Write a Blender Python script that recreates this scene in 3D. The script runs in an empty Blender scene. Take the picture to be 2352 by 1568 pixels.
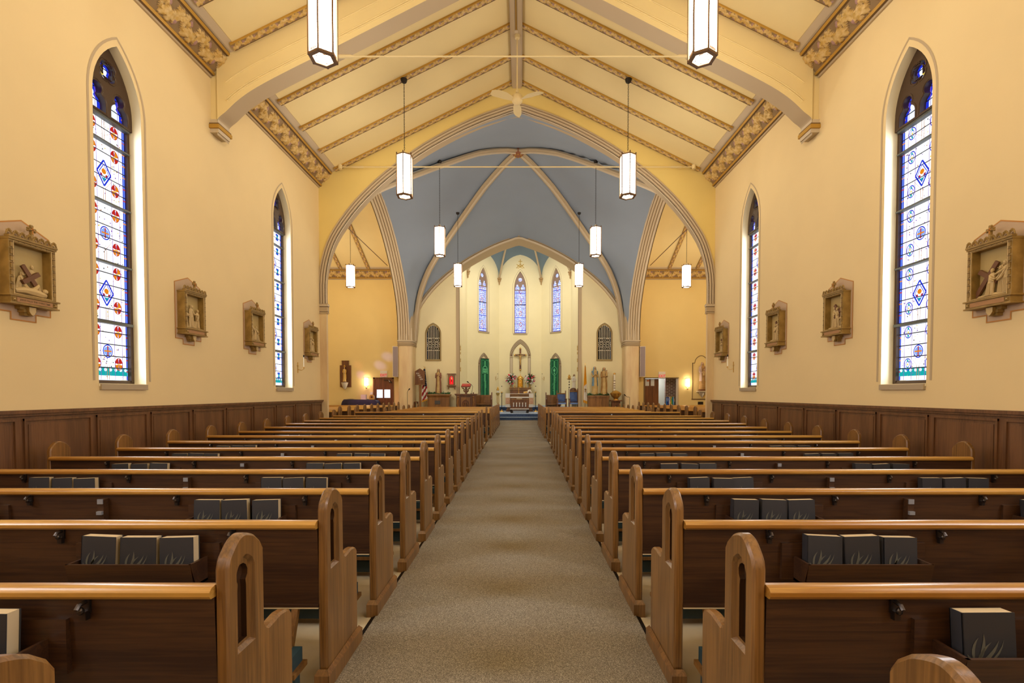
import bpy, bmesh, math, random
from mathutils import Vector, Matrix
from mathutils.geometry import tessellate_polygon
PI = math.pi
rnd = random.Random(7)
scene = bpy.context.scene
COL = scene.collection

# ---------------------------------------------------------------- camera, world, exposure
cam_d = bpy.data.cameras.new('camera'); cam = bpy.data.objects.new('camera', cam_d); COL.objects.link(cam)
cam.location = (0.103, 0.0, 1.51)
cam.rotation_euler = (math.radians(90 - 1.5), 0, 0)
cam_d.sensor_width = 36.0
cam_d.lens = 1111.0 / 2352.0 * 36.0
cam_d.shift_x = -21.0 / 2352.0
cam_d.shift_y = 147.1 / 2352.0
cam_d.clip_start = 0.02
scene.camera = cam
scene.view_settings.view_transform = 'Standard'
scene.view_settings.look = 'None'
scene.view_settings.gamma = 1.0
scene.view_settings.use_curve_mapping = False
scene.view_settings.exposure = 0.98
w = bpy.data.worlds.new('sky'); scene.world = w; w.use_nodes = True
w.node_tree.nodes['Background'].inputs[0].default_value = (0.75, 0.85, 1.0, 1)
w.node_tree.nodes['Background'].inputs[1].default_value = 0.6
cy = scene.cycles
cy.max_bounces = 7; cy.diffuse_bounces = 4; cy.glossy_bounces = 2; cy.transmission_bounces = 2
cy.caustics_reflective = False; cy.caustics_refractive = False
cy.sample_clamp_indirect = 4.0
LANTERN = 13.0        # radiance of the lantern glass
DAY = 0.85             # radiance of the clear parts of the stained glass

def area(name, loc, rot, sx, sy, power, color):
    d = bpy.data.lights.new(name, 'AREA'); d.shape = 'RECTANGLE'; d.size = sx; d.size_y = sy
    d.energy = power; d.color = color
    o = bpy.data.objects.new(name, d); o.location = loc; o.rotation_euler = rot; COL.objects.link(o)
    return o
# added fill: unseen daylight panels behind the camera, spaced on like the side windows
for sx in (-1, 1):
    for y0 in (-2.27, 1.93):
        area('window_daylight', (sx*4.93, y0, 3.6), (0, sx*PI/2, 0), 3.6, 0.7, 45, (0.92, 0.95, 1.0))

# added fill lights, unseen: behind the arches and deep in the transepts
def point(name, loc, e, c, r=.15):
    d = bpy.data.lights.new(name, 'POINT'); d.energy = e; d.color = c; d.shadow_soft_size = r
    o = bpy.data.objects.new(name, d); o.location = loc; COL.objects.link(o); return o
for s in (-1, 1):
    point('transept_lamp', (s*8.9, 17.4, 5.9), 58, (1, .84, .60), .2)
area('sanctuary_floodlight', (0.0, 23.75, 9.1), (math.radians(14), 0, 0), 2.2, .5, 85, (1, .91, .76))  # added above the arch soffit to brighten the apse, no fitting built
for s in (-1, 1): area('crossing_floodlight', (s*4.35, 13.0, 4.7), (math.radians(88), 0, math.radians(s*20)), .4, .4, 48, (1, .90, .72))  # added out of sight behind the great arch to brighten the far wall
# ---------------------------------------------------------------- materials
def srgb(r, g, b):
    f = lambda c: (c/255/12.92) if c/255 <= 0.04045 else ((c/255 + 0.055)/1.055)**2.4
    return (f(r), f(g), f(b), 1)
MATS = {}
def mat(name, rgb, rough=0.6, metal=0.0, noise=0.0, nscale=5.0, bump=0.0, bscale=60.0, emit=None, estr=0.0, stretch=None, coat=0.0, rgb2=None, detail=4.0):
    if name in MATS: return MATS[name]
    m = bpy.data.materials.new(name); m.use_nodes = True
    nt = m.node_tree; N = nt.nodes; L = nt.links
    b = N['Principled BSDF']; c = srgb(*rgb)
    b.inputs['Base Color'].default_value = c
    b.inputs['Roughness'].default_value = rough
    b.inputs['Metallic'].default_value = metal
    if coat: b.inputs['Coat Weight'].default_value = coat; b.inputs['Coat Roughness'].default_value = 0.18
    if emit is not None:
        b.inputs['Emission Color'].default_value = srgb(*emit); b.inputs['Emission Strength'].default_value = estr
    if noise or rgb2 or bump:
        tc = N.new('ShaderNodeTexCoord'); mp = N.new('ShaderNodeMapping')
        L.new(tc.outputs['Object'], mp.inputs['Vector'])
        if stretch: mp.inputs['Scale'].default_value = stretch
        if noise or rgb2:
            n = N.new('ShaderNodeTexNoise'); n.inputs['Scale'].default_value = nscale; n.inputs['Detail'].default_value = detail
            L.new(mp.outputs[0], n.inputs['Vector'])
            mx = N.new('ShaderNodeMix'); mx.data_type = 'RGBA'
            cr = N.new('ShaderNodeMapRange'); cr.inputs[1].default_value = 0.35; cr.inputs[2].default_value = 0.65
            L.new(n.outputs['Fac'], cr.inputs[0]); L.new(cr.outputs[0], mx.inputs[0])
            c2 = srgb(*rgb2) if rgb2 else tuple(x*(1-noise) for x in c[:3]) + (1,)
            mx.inputs[6].default_value = c; mx.inputs[7].default_value = c2
            L.new(mx.outputs[2], b.inputs['Base Color'])
        if bump:
            n2 = N.new('ShaderNodeTexNoise'); n2.inputs['Scale'].default_value = bscale; n2.inputs['Detail'].default_value = 3
            L.new(mp.outputs[0], n2.inputs['Vector'])
            bp = N.new('ShaderNodeBump'); bp.inputs['Strength'].default_value = bump; bp.inputs['Distance'].default_value = 0.01
            L.new(n2.outputs['Fac'], bp.inputs['Height']); L.new(bp.outputs[0], b.inputs['Normal'])
    MATS[name] = m
    return m

def wood(name, c1, c2, rough, axis, coat=0.3):
    """oak-like grain running along the given axis (0 x, 1 y, 2 z)"""
    if name in MATS: return MATS[name]
    m = bpy.data.materials.new(name); m.use_nodes = True
    nt = m.node_tree; N = nt.nodes; L = nt.links; b = N['Principled BSDF']
    tc = N.new('ShaderNodeTexCoord'); mp = N.new('ShaderNodeMapping')
    s = [85.0, 85.0, 85.0]; s[axis] = 3.0
    mp.inputs['Scale'].default_value = s
    L.new(tc.outputs['Object'], mp.inputs['Vector'])
    n = N.new('ShaderNodeTexNoise'); n.inputs['Scale'].default_value = 1.0; n.inputs['Detail'].default_value = 5; n.inputs['Distortion'].default_value = 0.8
    L.new(mp.outputs[0], n.inputs['Vector'])
    s2 = [9.0, 9.0, 9.0]; s2[axis] = 0.7
    mp2 = N.new('ShaderNodeMapping'); mp2.inputs['Scale'].default_value = s2; L.new(tc.outputs['Object'], mp2.inputs['Vector'])
    n3 = N.new('ShaderNodeTexNoise'); n3.inputs['Scale'].default_value = 1.0; n3.inputs['Detail'].default_value = 2
    L.new(mp2.outputs[0], n3.inputs['Vector'])
    ad = N.new('ShaderNodeMath'); ad.operation = 'ADD'; L.new(n.outputs['Fac'], ad.inputs[0]); L.new(n3.outputs['Fac'], ad.inputs[1])
    cr = N.new('ShaderNodeMapRange'); cr.inputs[1].default_value = 0.82; cr.inputs[2].default_value = 1.18
    L.new(ad.outputs[0], cr.inputs[0])
    mx = N.new('ShaderNodeMix'); mx.data_type = 'RGBA'
    mx.inputs[6].default_value = srgb(*c1); mx.inputs[7].default_value = srgb(*c2)
    L.new(cr.outputs[0], mx.inputs[0]); L.new(mx.outputs[2], b.inputs['Base Color'])
    b.inputs['Roughness'].default_value = rough
    b.inputs['Coat Weight'].default_value = coat; b.inputs['Coat Roughness'].default_value = 0.22
    bp = N.new('ShaderNodeBump'); bp.inputs['Strength'].default_value = 0.12; bp.inputs['Distance'].default_value = 0.004
    L.new(n.outputs['Fac'], bp.inputs['Height']); L.new(bp.outputs[0], b.inputs['Normal'])
    MATS[name] = m
    return m

PLT = mat('transept_plaster', (234, 208, 142), 0.8, noise=0.03, nscale=1.2)
PL = mat('cream_plaster', (238, 215, 166), 0.8, noise=0.04, nscale=1.1, bump=0.12, bscale=9)
PLC = mat('ceiling_plaster', (240, 220, 165), 0.8, noise=0.03, nscale=1.5)
PLG = mat('gable_plaster', (240, 216, 138), 0.8, noise=0.03, nscale=1.5)
PLA = mat('apse_plaster', (246, 234, 192), 0.8, noise=0.03, nscale=1.5)
MAUVE = mat('mauve_beige_trim', (192, 172, 142), 0.7)
MAUVE2 = mat('pale_mauve_trim', (208, 192, 168), 0.7)
GROOVE = mat('brown_line_paint', (118, 92, 58), 0.7)
GOLD = mat('gold_paint', (190, 148, 62), 0.5, metal=0.25)
ORN_BG = mat('ornament_recess', (150, 124, 88), 0.7)
ORN = mat('ornament_relief', (222, 194, 138), 0.6, rgb2=(200, 162, 84), nscale=18)
GRAPE = mat('grape_purple', (172, 136, 136), 0.6)
MARBLE = mat('pier_scagliola', (234, 212, 168), 0.55, rgb2=(222, 192, 150), nscale=1.6, stretch=(3, 3, 0.6))
BLUE = mat('blue_vault_paint', (150, 163, 184), 0.85, noise=0.04, nscale=0.8)
BLUE2 = mat('apse_vault_paint', (128, 148, 166), 0.85)
TRACERY = mat('tracery_brown', (66, 44, 26), 0.45, coat=0.3)
TRACERY2 = mat('tracery_mauve', (150, 125, 112), 0.6)
LEAD = mat('lead_came', (24, 34, 62), 0.5)
BAR = mat('window_bar_grey', (84, 88, 84), 0.5)
REVEAL = mat('reveal_plaster', (240, 228, 196), 0.75)
SILL = mat('stone_sill', (180, 164, 140), 0.65)
OAK = wood('golden_oak', (198, 150, 72), (164, 112, 44), 0.32, 0, 0.5)  # paler copy of the pew oak: worn top and its light put into colour
OAKV = wood('oak_end_panel', (138, 97, 48), (102, 69, 31), 0.36, 2, 0.4)
OAKD = wood('dark_oak_panel', (78, 50, 28), (54, 32, 20), 0.45, 0, 0.2)  # darker copy of the pew oak: shade on the backrests put into the colour
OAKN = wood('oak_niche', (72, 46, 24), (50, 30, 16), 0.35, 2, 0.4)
WAINS = wood('wainscot_wood', (118, 80, 50), (94, 62, 38), 0.42, 2, 0.25)
FURN = wood('altar_oak', (150, 104, 54), (116, 76, 36), 0.4, 2, 0.3)
FURND = wood('walnut_furniture', (122, 74, 38), (88, 50, 26), 0.4, 2, 0.3)
BRASS = mat('brass', (216, 174, 92), 0.28, metal=0.9)
BRONZE = mat('lantern_bronze', (104, 74, 46), 0.6, metal=0.0)
IRON = mat('dark_iron', (40, 34, 30), 0.5, metal=0.5)
CHROME = mat('dark_chrome', (84, 76, 72), 0.35, metal=0.9)
WHITE = mat('white_cloth', (236, 232, 226), 0.8)
WAX = mat('candle_wax', (240, 232, 212), 0.5)
CREAMFAN = mat('cream_enamel', (228, 208, 158), 0.4)
BOOKC = mat('slate_book_cover', (54, 54, 60), 0.45)
BOOKL = mat('silver_leaf_print', (104, 103, 94), 0.4)
PAGES = mat('book_pages', (216, 196, 160), 0.8)
TEAL = mat('kneeler_vinyl', (38, 62, 70), 0.5)
BLUEC = mat('blue_carpet', (44, 58, 86), 0.95, rgb2=(70, 92, 130), nscale=30)
BLUECT = mat('blue_carpet_tread', (168, 186, 214), 0.95, rgb2=(146, 166, 200), nscale=12)
STATION = mat('station_gilt_plaster', (164, 132, 70), 0.5, rgb2=(134, 106, 50), nscale=9)
STATIONB = mat('station_back_panel', (188, 164, 108), 0.6)
RELIEF = mat('station_relief', (204, 178, 128), 0.55)
CROSSW = mat('station_cross_brown', (112, 74, 48), 0.6)
PLATE = mat('station_name_plate', (170, 126, 84), 0.6)
PINKB = mat('station_wall_field', (198, 170, 142), 0.75)
ORANGEL = mat('station_outline_orange', (196, 134, 62), 0.7)

def carpet():
    m = bpy.data.materials.new('speckled_carpet'); m.use_nodes = True
    nt = m.node_tree; N = nt.nodes; L = nt.links; b = N['Principled BSDF']
    tc = N.new('ShaderNodeTexCoord')
    n = N.new('ShaderNodeTexNoise'); n.inputs['Scale'].default_value = 210; n.inputs['Detail'].default_value = 6; n.inputs['Roughness'].default_value = 0.85
    L.new(tc.outputs['Object'], n.inputs['Vector'])
    r = N.new('ShaderNodeValToRGB'); e = r.color_ramp.elements
    e[0].position = 0.36; e[0].color = srgb(66, 62, 58); e[1].position = 0.62; e[1].color = srgb(214, 207, 194)
    x = e.new(0.5); x.color = srgb(132, 125, 114)
    L.new(n.outputs['Fac'], r.inputs[0])
    # broad bands of light and shade across the aisle, put into the carpet colour
    mp = N.new('ShaderNodeMapping'); mp.inputs['Scale'].default_value = (0.5, 1.5, 1); L.new(tc.outputs['Object'], mp.inputs['Vector'])
    n2 = N.new('ShaderNodeTexNoise'); n2.inputs['Scale'].default_value = 1.1; n2.inputs['Detail'].default_value = 1; L.new(mp.outputs[0], n2.inputs['Vector'])
    mr = N.new('ShaderNodeMapRange'); mr.inputs[1].default_value = 0.35; mr.inputs[2].default_value = 0.65; L.new(n2.outputs['Fac'], mr.inputs[0])
    mx = N.new('ShaderNodeMix'); mx.data_type = 'RGBA'; mx.blend_type = 'MULTIPLY'; mx.inputs[0].default_value = 1
    mx2 = N.new('ShaderNodeMix'); mx2.data_type = 'RGBA'; mx2.inputs[6].default_value = (1, 1, 1, 1); mx2.inputs[7].default_value = (0.92, 0.86, 0.77, 1)
    L.new(mr.outputs[0], mx2.inputs[0]); L.new(r.outputs[0], mx.inputs[6]); L.new(mx2.outputs[2], mx.inputs[7])
    L.new(mx.outputs[2], b.inputs['Base Color'])
    b.inputs['Roughness'].default_value = 1.0
    bp = N.new('ShaderNodeBump'); bp.inputs['Strength'].default_value = 0.5; bp.inputs['Distance'].default_value = 0.006
    L.new(n.outputs['Fac'], bp.inputs['Height']); L.new(bp.outputs[0], b.inputs['Normal'])
    return m
CARPET = carpet()
TILE = mat('cream_floor_tile', (228, 214, 186), 0.4, rgb2=(212, 194, 160), nscale=3)

def emis(name, rgb, s):
    if name in MATS: return MATS[name]
    m = bpy.data.materials.new(name); m.use_nodes = True
    nt = m.node_tree; nt.nodes.clear()
    o = nt.nodes.new('ShaderNodeOutputMaterial'); e = nt.nodes.new('ShaderNodeEmission')
    e.inputs[0].default_value = srgb(*rgb); e.inputs[1].default_value = s
    nt.links.new(e.outputs[0], o.inputs[0]); MATS[name] = m
    return m
G_CLEAR = emis('glass_clear', (244, 248, 255), DAY)
G_CLEAR2 = emis('glass_tinted_white', (226, 236, 250), DAY*0.75)
G_PALE = emis('glass_pale_violet', (206, 214, 255), DAY*0.8)
G_BLUE = emis('glass_blue', (40, 60, 230), DAY*0.5)
G_LBLUE = emis('glass_light_blue', (140, 180, 255), DAY*0.6)
G_RED = emis('glass_red', (220, 50, 40), DAY*0.45)
G_ORANGE = emis('glass_orange', (255, 150, 30), DAY*0.5)
G_TEAL = emis('glass_teal', (30, 190, 190), DAY*0.5)
G_VIOLET = emis('glass_violet', (150, 90, 200), DAY*0.5)
G_YELLOW = emis('glass_yellow', (250, 220, 90), DAY*0.6)
LGLASS = emis('lantern_glass', (255, 239, 212), LANTERN)
SGLASS = emis('sconce_glass', (255, 232, 196), 9.0)

# ---------------------------------------------------------------- mesh helpers
class M:
    """collects geometry; build() links it as ONE mesh object"""
    def __init__(s, T=None): s.v = []; s.f = []; s.m = []; s.mats = []; s.sm = []; s.T = T or Matrix()
    def mi(s, mt):
        if mt not in s.mats: s.mats.append(mt)
        return s.mats.index(mt)
    def add(s, vs, fs, mt, smooth=False):
        o = len(s.v); k = s.mi(mt)
        s.v += [s.T @ Vector(p) for p in vs]
        for f in fs: s.f.append([o + i for i in f]); s.m.append(k); s.sm.append(smooth)
    def box(s, x0, x1, y0, y1, z0, z1, mt):
        if x0 > x1: x0, x1 = x1, x0
        if y0 > y1: y0, y1 = y1, y0
        vs = [(x0,y0,z0),(x1,y0,z0),(x1,y1,z0),(x0,y1,z0),(x0,y0,z1),(x1,y0,z1),(x1,y1,z1),(x0,y1,z1)]
        s.add(vs, [(0,3,2,1),(4,5,6,7),(0,1,5,4),(1,2,6,5),(2,3,7,6),(3,0,4,7)], mt)
    def bar(s, a, b, wd, ht, mt, up=(0,0,1)):
        a = Vector(a); b = Vector(b); d = (b-a).normalized(); u = Vector(up)
        r = d.cross(u)
        if r.length < 1e-4: r = d.cross(Vector((1,0,0)))
        r.normalize(); u = r.cross(d).normalized()
        vs = []
        for p in (a, b):
            for i, j in ((-1,-1),(1,-1),(1,1),(-1,1)): vs.append(p + r*(i*wd/2) + u*(j*ht/2))
        s.add(vs, [(0,1,2,3),(7,6,5,4),(0,4,5,1),(1,5,6,2),(2,6,7,3),(3,7,4,0)], mt)
    def tube(s, pts, r, mt, n=8, cap=True, close=False):
        pts = [Vector(p) for p in pts]; rs = r if isinstance(r, (list, tuple)) else [r]*len(pts)
        vs = []; prev = None; K = len(pts)
        for i, p in enumerate(pts):
            if close: d = (pts[(i+1) % K] - pts[i-1])
            else: d = (pts[min(i+1, K-1)] - pts[max(i-1, 0)])
            d.normalize()
            if prev is None:
                a = d.cross(Vector((0,0,1)))
                if a.length < 1e-3: a = d.cross(Vector((1,0,0)))
            else: a = prev - d*prev.dot(d)
            a.normalize(); prev = a; b = d.cross(a)
            for k in range(n):
                t = 2*PI*k/n; vs.append(p + (a*math.cos(t) + b*math.sin(t))*rs[i])
        fs = []
        for i in range(K if close else K-1):
            j = (i+1) % K
            for k in range(n): fs.append((i*n+k, i*n+(k+1)%n, j*n+(k+1)%n, j*n+k))
        if cap and not close: fs += [tuple(range(n))[::-1], tuple(range((K-1)*n, K*n))]
        s.add(vs, fs, mt, True)
    def lathe(s, prof, mt, n=16, c=(0,0,0), sx=1, sy=1, a0=0, flat=False):
        vs = []
        for r, z in prof:
            for k in range(n):
                t = a0 + 2*PI*k/n; vs.append((c[0]+sx*r*math.cos(t), c[1]+sy*r*math.sin(t), c[2]+z))
        fs = []
        for i in range(len(prof)-1):
            for k in range(n): fs.append((i*n+k, i*n+(k+1)%n, (i+1)*n+(k+1)%n, (i+1)*n+k))
        fs += [tuple(range(n))[::-1], tuple(range((len(prof)-1)*n, len(prof)*n))]
        s.add(vs, fs, mt, not flat)
    def ball(s, c, r, mt, n=10, rx=1, ry=1, rz=1):
        pr = [(max(1e-4, r*math.sin(PI*i/(n//2+2))), -r*rz*math.cos(PI*i/(n//2+2))) for i in range(n//2+3)]
        s.lathe(pr, mt, n, c, rx, ry)
    def poly(s, loops, fn, mt, flip=False):
        """flat polygon with holes given in 2-D, placed by fn(u,v)"""
        tri = tessellate_polygon([[Vector((a, b, 0)) for a, b in lp] for lp in loops])
        flat = [p for lp in loops for p in lp]
        vs = [fn(*p) for p in flat]
        fs = []
        for t in tri:
            a, b, c = [flat[i] for i in t]
            ar = (b[0]-a[0])*(c[1]-a[1]) - (b[1]-a[1])*(c[0]-a[0])
            if abs(ar) < 1e-10: continue
            t = tuple(t) if ar > 0 else (t[0], t[2], t[1])
            fs.append(t if not flip else (t[0], t[2], t[1]))
        s.add(vs, fs, mt)
    def slab(s, loops, fn, d0, d1, mt, mt_side=None, hole_side=None, back=True):
        """extruded polygon with holes; fn(u,v,d)"""
        s.poly(loops, lambda u, v: fn(u, v, d0), mt)
        if back: s.poly(loops, lambda u, v: fn(u, v, d1), mt, True)
        for k, lp in enumerate(loops):
            n = len(lp)
            vs = [fn(u, v, d0) for u, v in lp] + [fn(u, v, d1) for u, v in lp]
            s.add(vs, [(i, (i+1) % n, n+(i+1) % n, n+i) for i in range(n)], (hole_side if k and hole_side else mt_side or mt))
    def sweep(s, P, N, D, prof, mts):
        """P path points, N outward normals, D constant plane direction; prof (n,d) points"""
        K = len(prof); D = Vector(D)
        vs = [Vector(p) + Vector(n)*a + D*b for p, n in zip(P, N) for a, b in prof]
        for k in range(K-1):
            mt = mts[k] if isinstance(mts, (list, tuple)) else mts
            fs = [(i*K+k, i*K+k+1, (i+1)*K+k+1, (i+1)*K+k) for i in range(len(P)-1)]
            s.add(vs, fs, mt, True) if k == 0 else s.addf(fs, mt)
    def addf(s, fs, mt, smooth=True):
        o = len(s.v) - s._n; k = s.mi(mt)
        for f in fs: s.f.append([o+i for i in f]); s.m.append(k); s.sm.append(smooth)
    def build(s, name, parent=None, kind=None, label=None, cat=None, group=None, loc=None):
        me = bpy.data.meshes.new(name)
        me.from_pydata([tuple(p) for p in s.v], [], s.f)
        for mt in s.mats: me.materials.append(mt)
        me.polygons.foreach_set('material_index', s.m)
        me.polygons.foreach_set('use_smooth', s.sm)
        bm = bmesh.new(); bm.from_mesh(me)
        bmesh.ops.recalc_face_normals(bm, faces=bm.faces); bm.to_mesh(me); bm.free()
        try: me.set_sharp_from_angle(angle=math.radians(38))
        except Exception: pass
        me.update()
        o = bpy.data.objects.new(name, me); COL.objects.link(o)
        if parent: o.parent = parent
        if loc: o.location = loc
        tag(o, label, cat, group, kind)
        return o
_oadd = M.add
def _add(s, vs, fs, mt, smooth=False):
    s._n = len(vs); _oadd(s, vs, fs, mt, smooth)
M.add = _add

def tag(o, label=None, cat=None, group=None, kind=None):
    if label: o['label'] = label
    if cat: o['category'] = cat
    if group: o['group'] = group
    if kind: o['kind'] = kind
def thing(name, label, cat, loc=(0,0,0), rz=0, group=None):
    o = bpy.data.objects.new(name, None); COL.objects.link(o); o.empty_display_size = 0.1
    o.location = loc; o.rotation_euler = (0, 0, rz); tag(o, label, cat, group)
    return o
def copy_tree(o, parent=None):
    c = o.copy(); COL.objects.link(c); c.parent = parent
    for ch in KIDS.get(o.name, []): copy_tree(ch, c)
    return c
KIDS = {}
def kids_of(o):
    """fills KIDS for a finished prototype"""
    for x in COL.objects:
        if x.parent is not None: 
            l = KIDS.setdefault(x.parent.name, [])
            if x not in l: l.append(x)
def text_mesh(body, size, ext=0.002, bold=0.012):
    cu = bpy.data.curves.new('t', 'FONT'); cu.body = body; cu.size = size; cu.extrude = ext; cu.align_x = 'CENTER'; cu.align_y = 'CENTER'; cu.resolution_u = 3; cu.offset = size*bold
    o = bpy.data.objects.new('t', cu); COL.objects.link(o)
    me = bpy.data.meshes.new_from_object(o.evaluated_get(bpy.context.evaluated_depsgraph_get()))
    bpy.data.objects.remove(o); bpy.data.curves.remove(cu)
    return me
def add_text(m, body, size, fn, mt, ext=0.002):
    me = text_mesh(body, size, ext)
    m.add([fn(v.co.x, v.co.y, v.co.z) for v in me.vertices], [tuple(p.vertices) for p in me.polygons], mt)

def pointed(hw, rise, n=10):
    """two-centred arch from (-hw,0) over (0,rise) to (hw,0)"""
    R = (rise*rise + hw*hw)/(2*hw); out = []
    a1 = math.atan2(rise, R - hw)
    for i in range(n+1):
        a = a1*i/n; out.append((-hw + R - R*math.cos(a), R*math.sin(a)))
    return out + [(-u, v) for u, v in out[-2::-1]]
def arch_loop(hw, z0, zs, rise, n=10, c=0.0):
    a = pointed(hw, rise, n)
    return [(c-hw, z0)] + [(c+u, zs+v) for u, v in a] + [(c+hw, z0)]
def loop_offset(lp, d):
    """offset a counter-clockwise loop inwards by d (negative: outwards)"""
    n = len(lp); ar = sum(lp[i][0]*lp[(i+1)%n][1] - lp[(i+1)%n][0]*lp[i][1] for i in range(n))
    sg = 1 if ar > 0 else -1; out = []
    for i in range(n):
        p0, p1, p2 = lp[i-1], lp[i], lp[(i+1) % n]
        e1 = Vector((p1[0]-p0[0], p1[1]-p0[1])); e2 = Vector((p2[0]-p1[0], p2[1]-p1[1]))
        if e1.length < 1e-7 or e2.length < 1e-7: out.append(p1); continue
        n1 = Vector((-e1.y, e1.x)).normalized()*sg; n2 = Vector((-e2.y, e2.x)).normalized()*sg
        b = n1 + n2; l = b.length
        if l < 0.3: out.append(p1); continue
        b /= l; k = d/max(0.35, b.dot(n1)); out.append((p1[0]+b.x*k, p1[1]+b.y*k))
    return out
ORD = ['first','second','third','fourth','fifth','sixth','seventh','eighth','ninth','tenth','eleventh','twelfth','thirteenth','fourteenth','fifteenth']

# table of the crossing arches: half-span coordinate -> height
ARCH = [(4.78,3.74),(4.765,4.43),(4.63,5.04),(4.40,5.52),(3.93,6.14),(3.38,6.68),(2.80,7.14),(2.23,7.53),(1.5,7.93),(0.9,8.20),(0.45,8.36),(0.0,8.49)]
def arch_z(x):
    x = min(abs(x), 4.78)
    for (a, za), (b, zb) in zip(ARCH, ARCH[1:]):
        if b <= x <= a: return za + (zb-za)*(a-x)/(a-b)
    return 3.74
def smooth_arch(hs=4.78, step=3):
    """dense points (u,z) from -hs to hs, Catmull-Rom through the table"""
    pts = [(4.78, 3.0)] + ARCH + [(-0.45, 8.36)]
    out = []
    for i in range(1, len(pts)-2):
        for k in range(step):
            t = k/step; r = []
            for c in (0, 1):
                p0, p1, p2, p3 = (pts[i-1][c], pts[i][c], pts[i+1][c], pts[i+2][c])
                r.append(0.5*(2*p1 + (p2-p0)*t + (2*p0-5*p1+4*p2-p3)*t*t + (3*p1-p0-3*p2+p3)*t**3))
            out.append(tuple(r))
    out.append((0.0, 8.49))
    out = [(u*hs/4.78, z) for u, z in out]
    return [(-u, z) for u, z in out] + out[-2::-1]
RIB = [(0,10.0),(.1,9.8),(.19,9.55),(.27,9.3),(.36,8.95),(.48,8.45),(.63,7.8),(.74,7.3),(.82,6.9),(.88,6.45),(.93,5.95),(.97,5.2),(1.0,3.9)]
def rib_z(t):
    t = min(1, abs(t))
    for (a, za), (b, zb) in zip(RIB, RIB[1:]):
        if a <= t <= b: return za + (zb-za)*(t-a)/(b-a)
    return 3.9
FLOORZ = [(-8,0),(8,0),(15,.12),(20.6,.13),(21.1,.31)]
def fz(y):
    for (a, za), (b, zb) in zip(FLOORZ, FLOORZ[1:]):
        if a <= y <= b: return za + (zb-za)*(y-a)/(b-a)
    return .31
def normals2(path):
    out = []
    for i in range(len(path)):
        a = path[max(0, i-1)]; b = path[min(len(path)-1, i+1)]
        d = Vector((b[0]-a[0], b[1]-a[1])).normalized(); out.append((-d.y, d.x))
    return out
# ================================================================= THE SETTING
# floors -----------------------------------------------------------
def floor_strip(m, x0, x1, ys, mt, dz=0.0, z=None):
    for a, b in zip(ys, ys[1:]):
        za, zb = (fz(a)+dz, fz(b)+dz) if z is None else (z, z)
        m.add([(x0,a,za),(x1,a,za),(x1,b,zb),(x0,b,zb)], [(0,1,2,3)], mt)
m = M()
floor_strip(m, -4.95, 4.95, [-6, 8, 12.2], TILE)
floor_strip(m, -10, 10, [12.2, 15, 20.6], TILE)
floor_strip(m, -4.9, 4.9, [20.6, 21.1], TILE)
floor_strip(m, -10, -4.9, [20.6, 25], TILE, z=.13); floor_strip(m, 4.9, 10, [20.6, 25], TILE, z=.13)
m.build('floor', kind='structure')
m = M(); ys = [-6, 0, 4, 8, 12, 15, 18, 20.6, 21.09]
for a, b in zip(ys, ys[1:]):
    m.add([(-.875,a,fz(a)+.012),(.875,a,fz(a)+.012),(.875,b,fz(b)+.012),(-.875,b,fz(b)+.012)], [(0,1,2,3)], CARPET)
    for s in (-1, 1): m.add([(s*.875,a,fz(a)+.013),(s*.905,a,fz(a)+.002),(s*.905,b,fz(b)+.002),(s*.875,b,fz(b)+.013)], [(0,1,2,3)], IRON)
m.build('aisle_carpet', kind='structure', label='speckled beige aisle carpet running to the blue altar steps')
# sanctuary steps
for i, (y, z0, z1, yb, hx) in enumerate([(21.1,.05,.45,21.4,4.7),(21.4,.05,.59,27.8,4.7),(25.0,.59,.79,27.8,2.79)]):
    m = M()
    m.box(-hx, hx, y, yb if i == 0 else min(yb, 22.0 if i == 1 else yb), z0, z1-.012, BLUEC)
    m.box(-hx, hx, y-.015, min(yb, 22.0) if i < 2 else yb, z1-.014, z1, BLUECT)
    if i == 1:
        m.box(-2.79, 2.79, 22.0, 27.8, z0, z1-.012, BLUEC); m.box(-2.79, 2.79, 22.0, 27.8, z1-.014, z1, BLUECT)
    m.build('altar_step', kind='structure', label=['lowest blue carpeted altar step', 'second blue carpeted step and sanctuary platform', 'topmost blue carpeted step under the back altar'][i])

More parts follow.
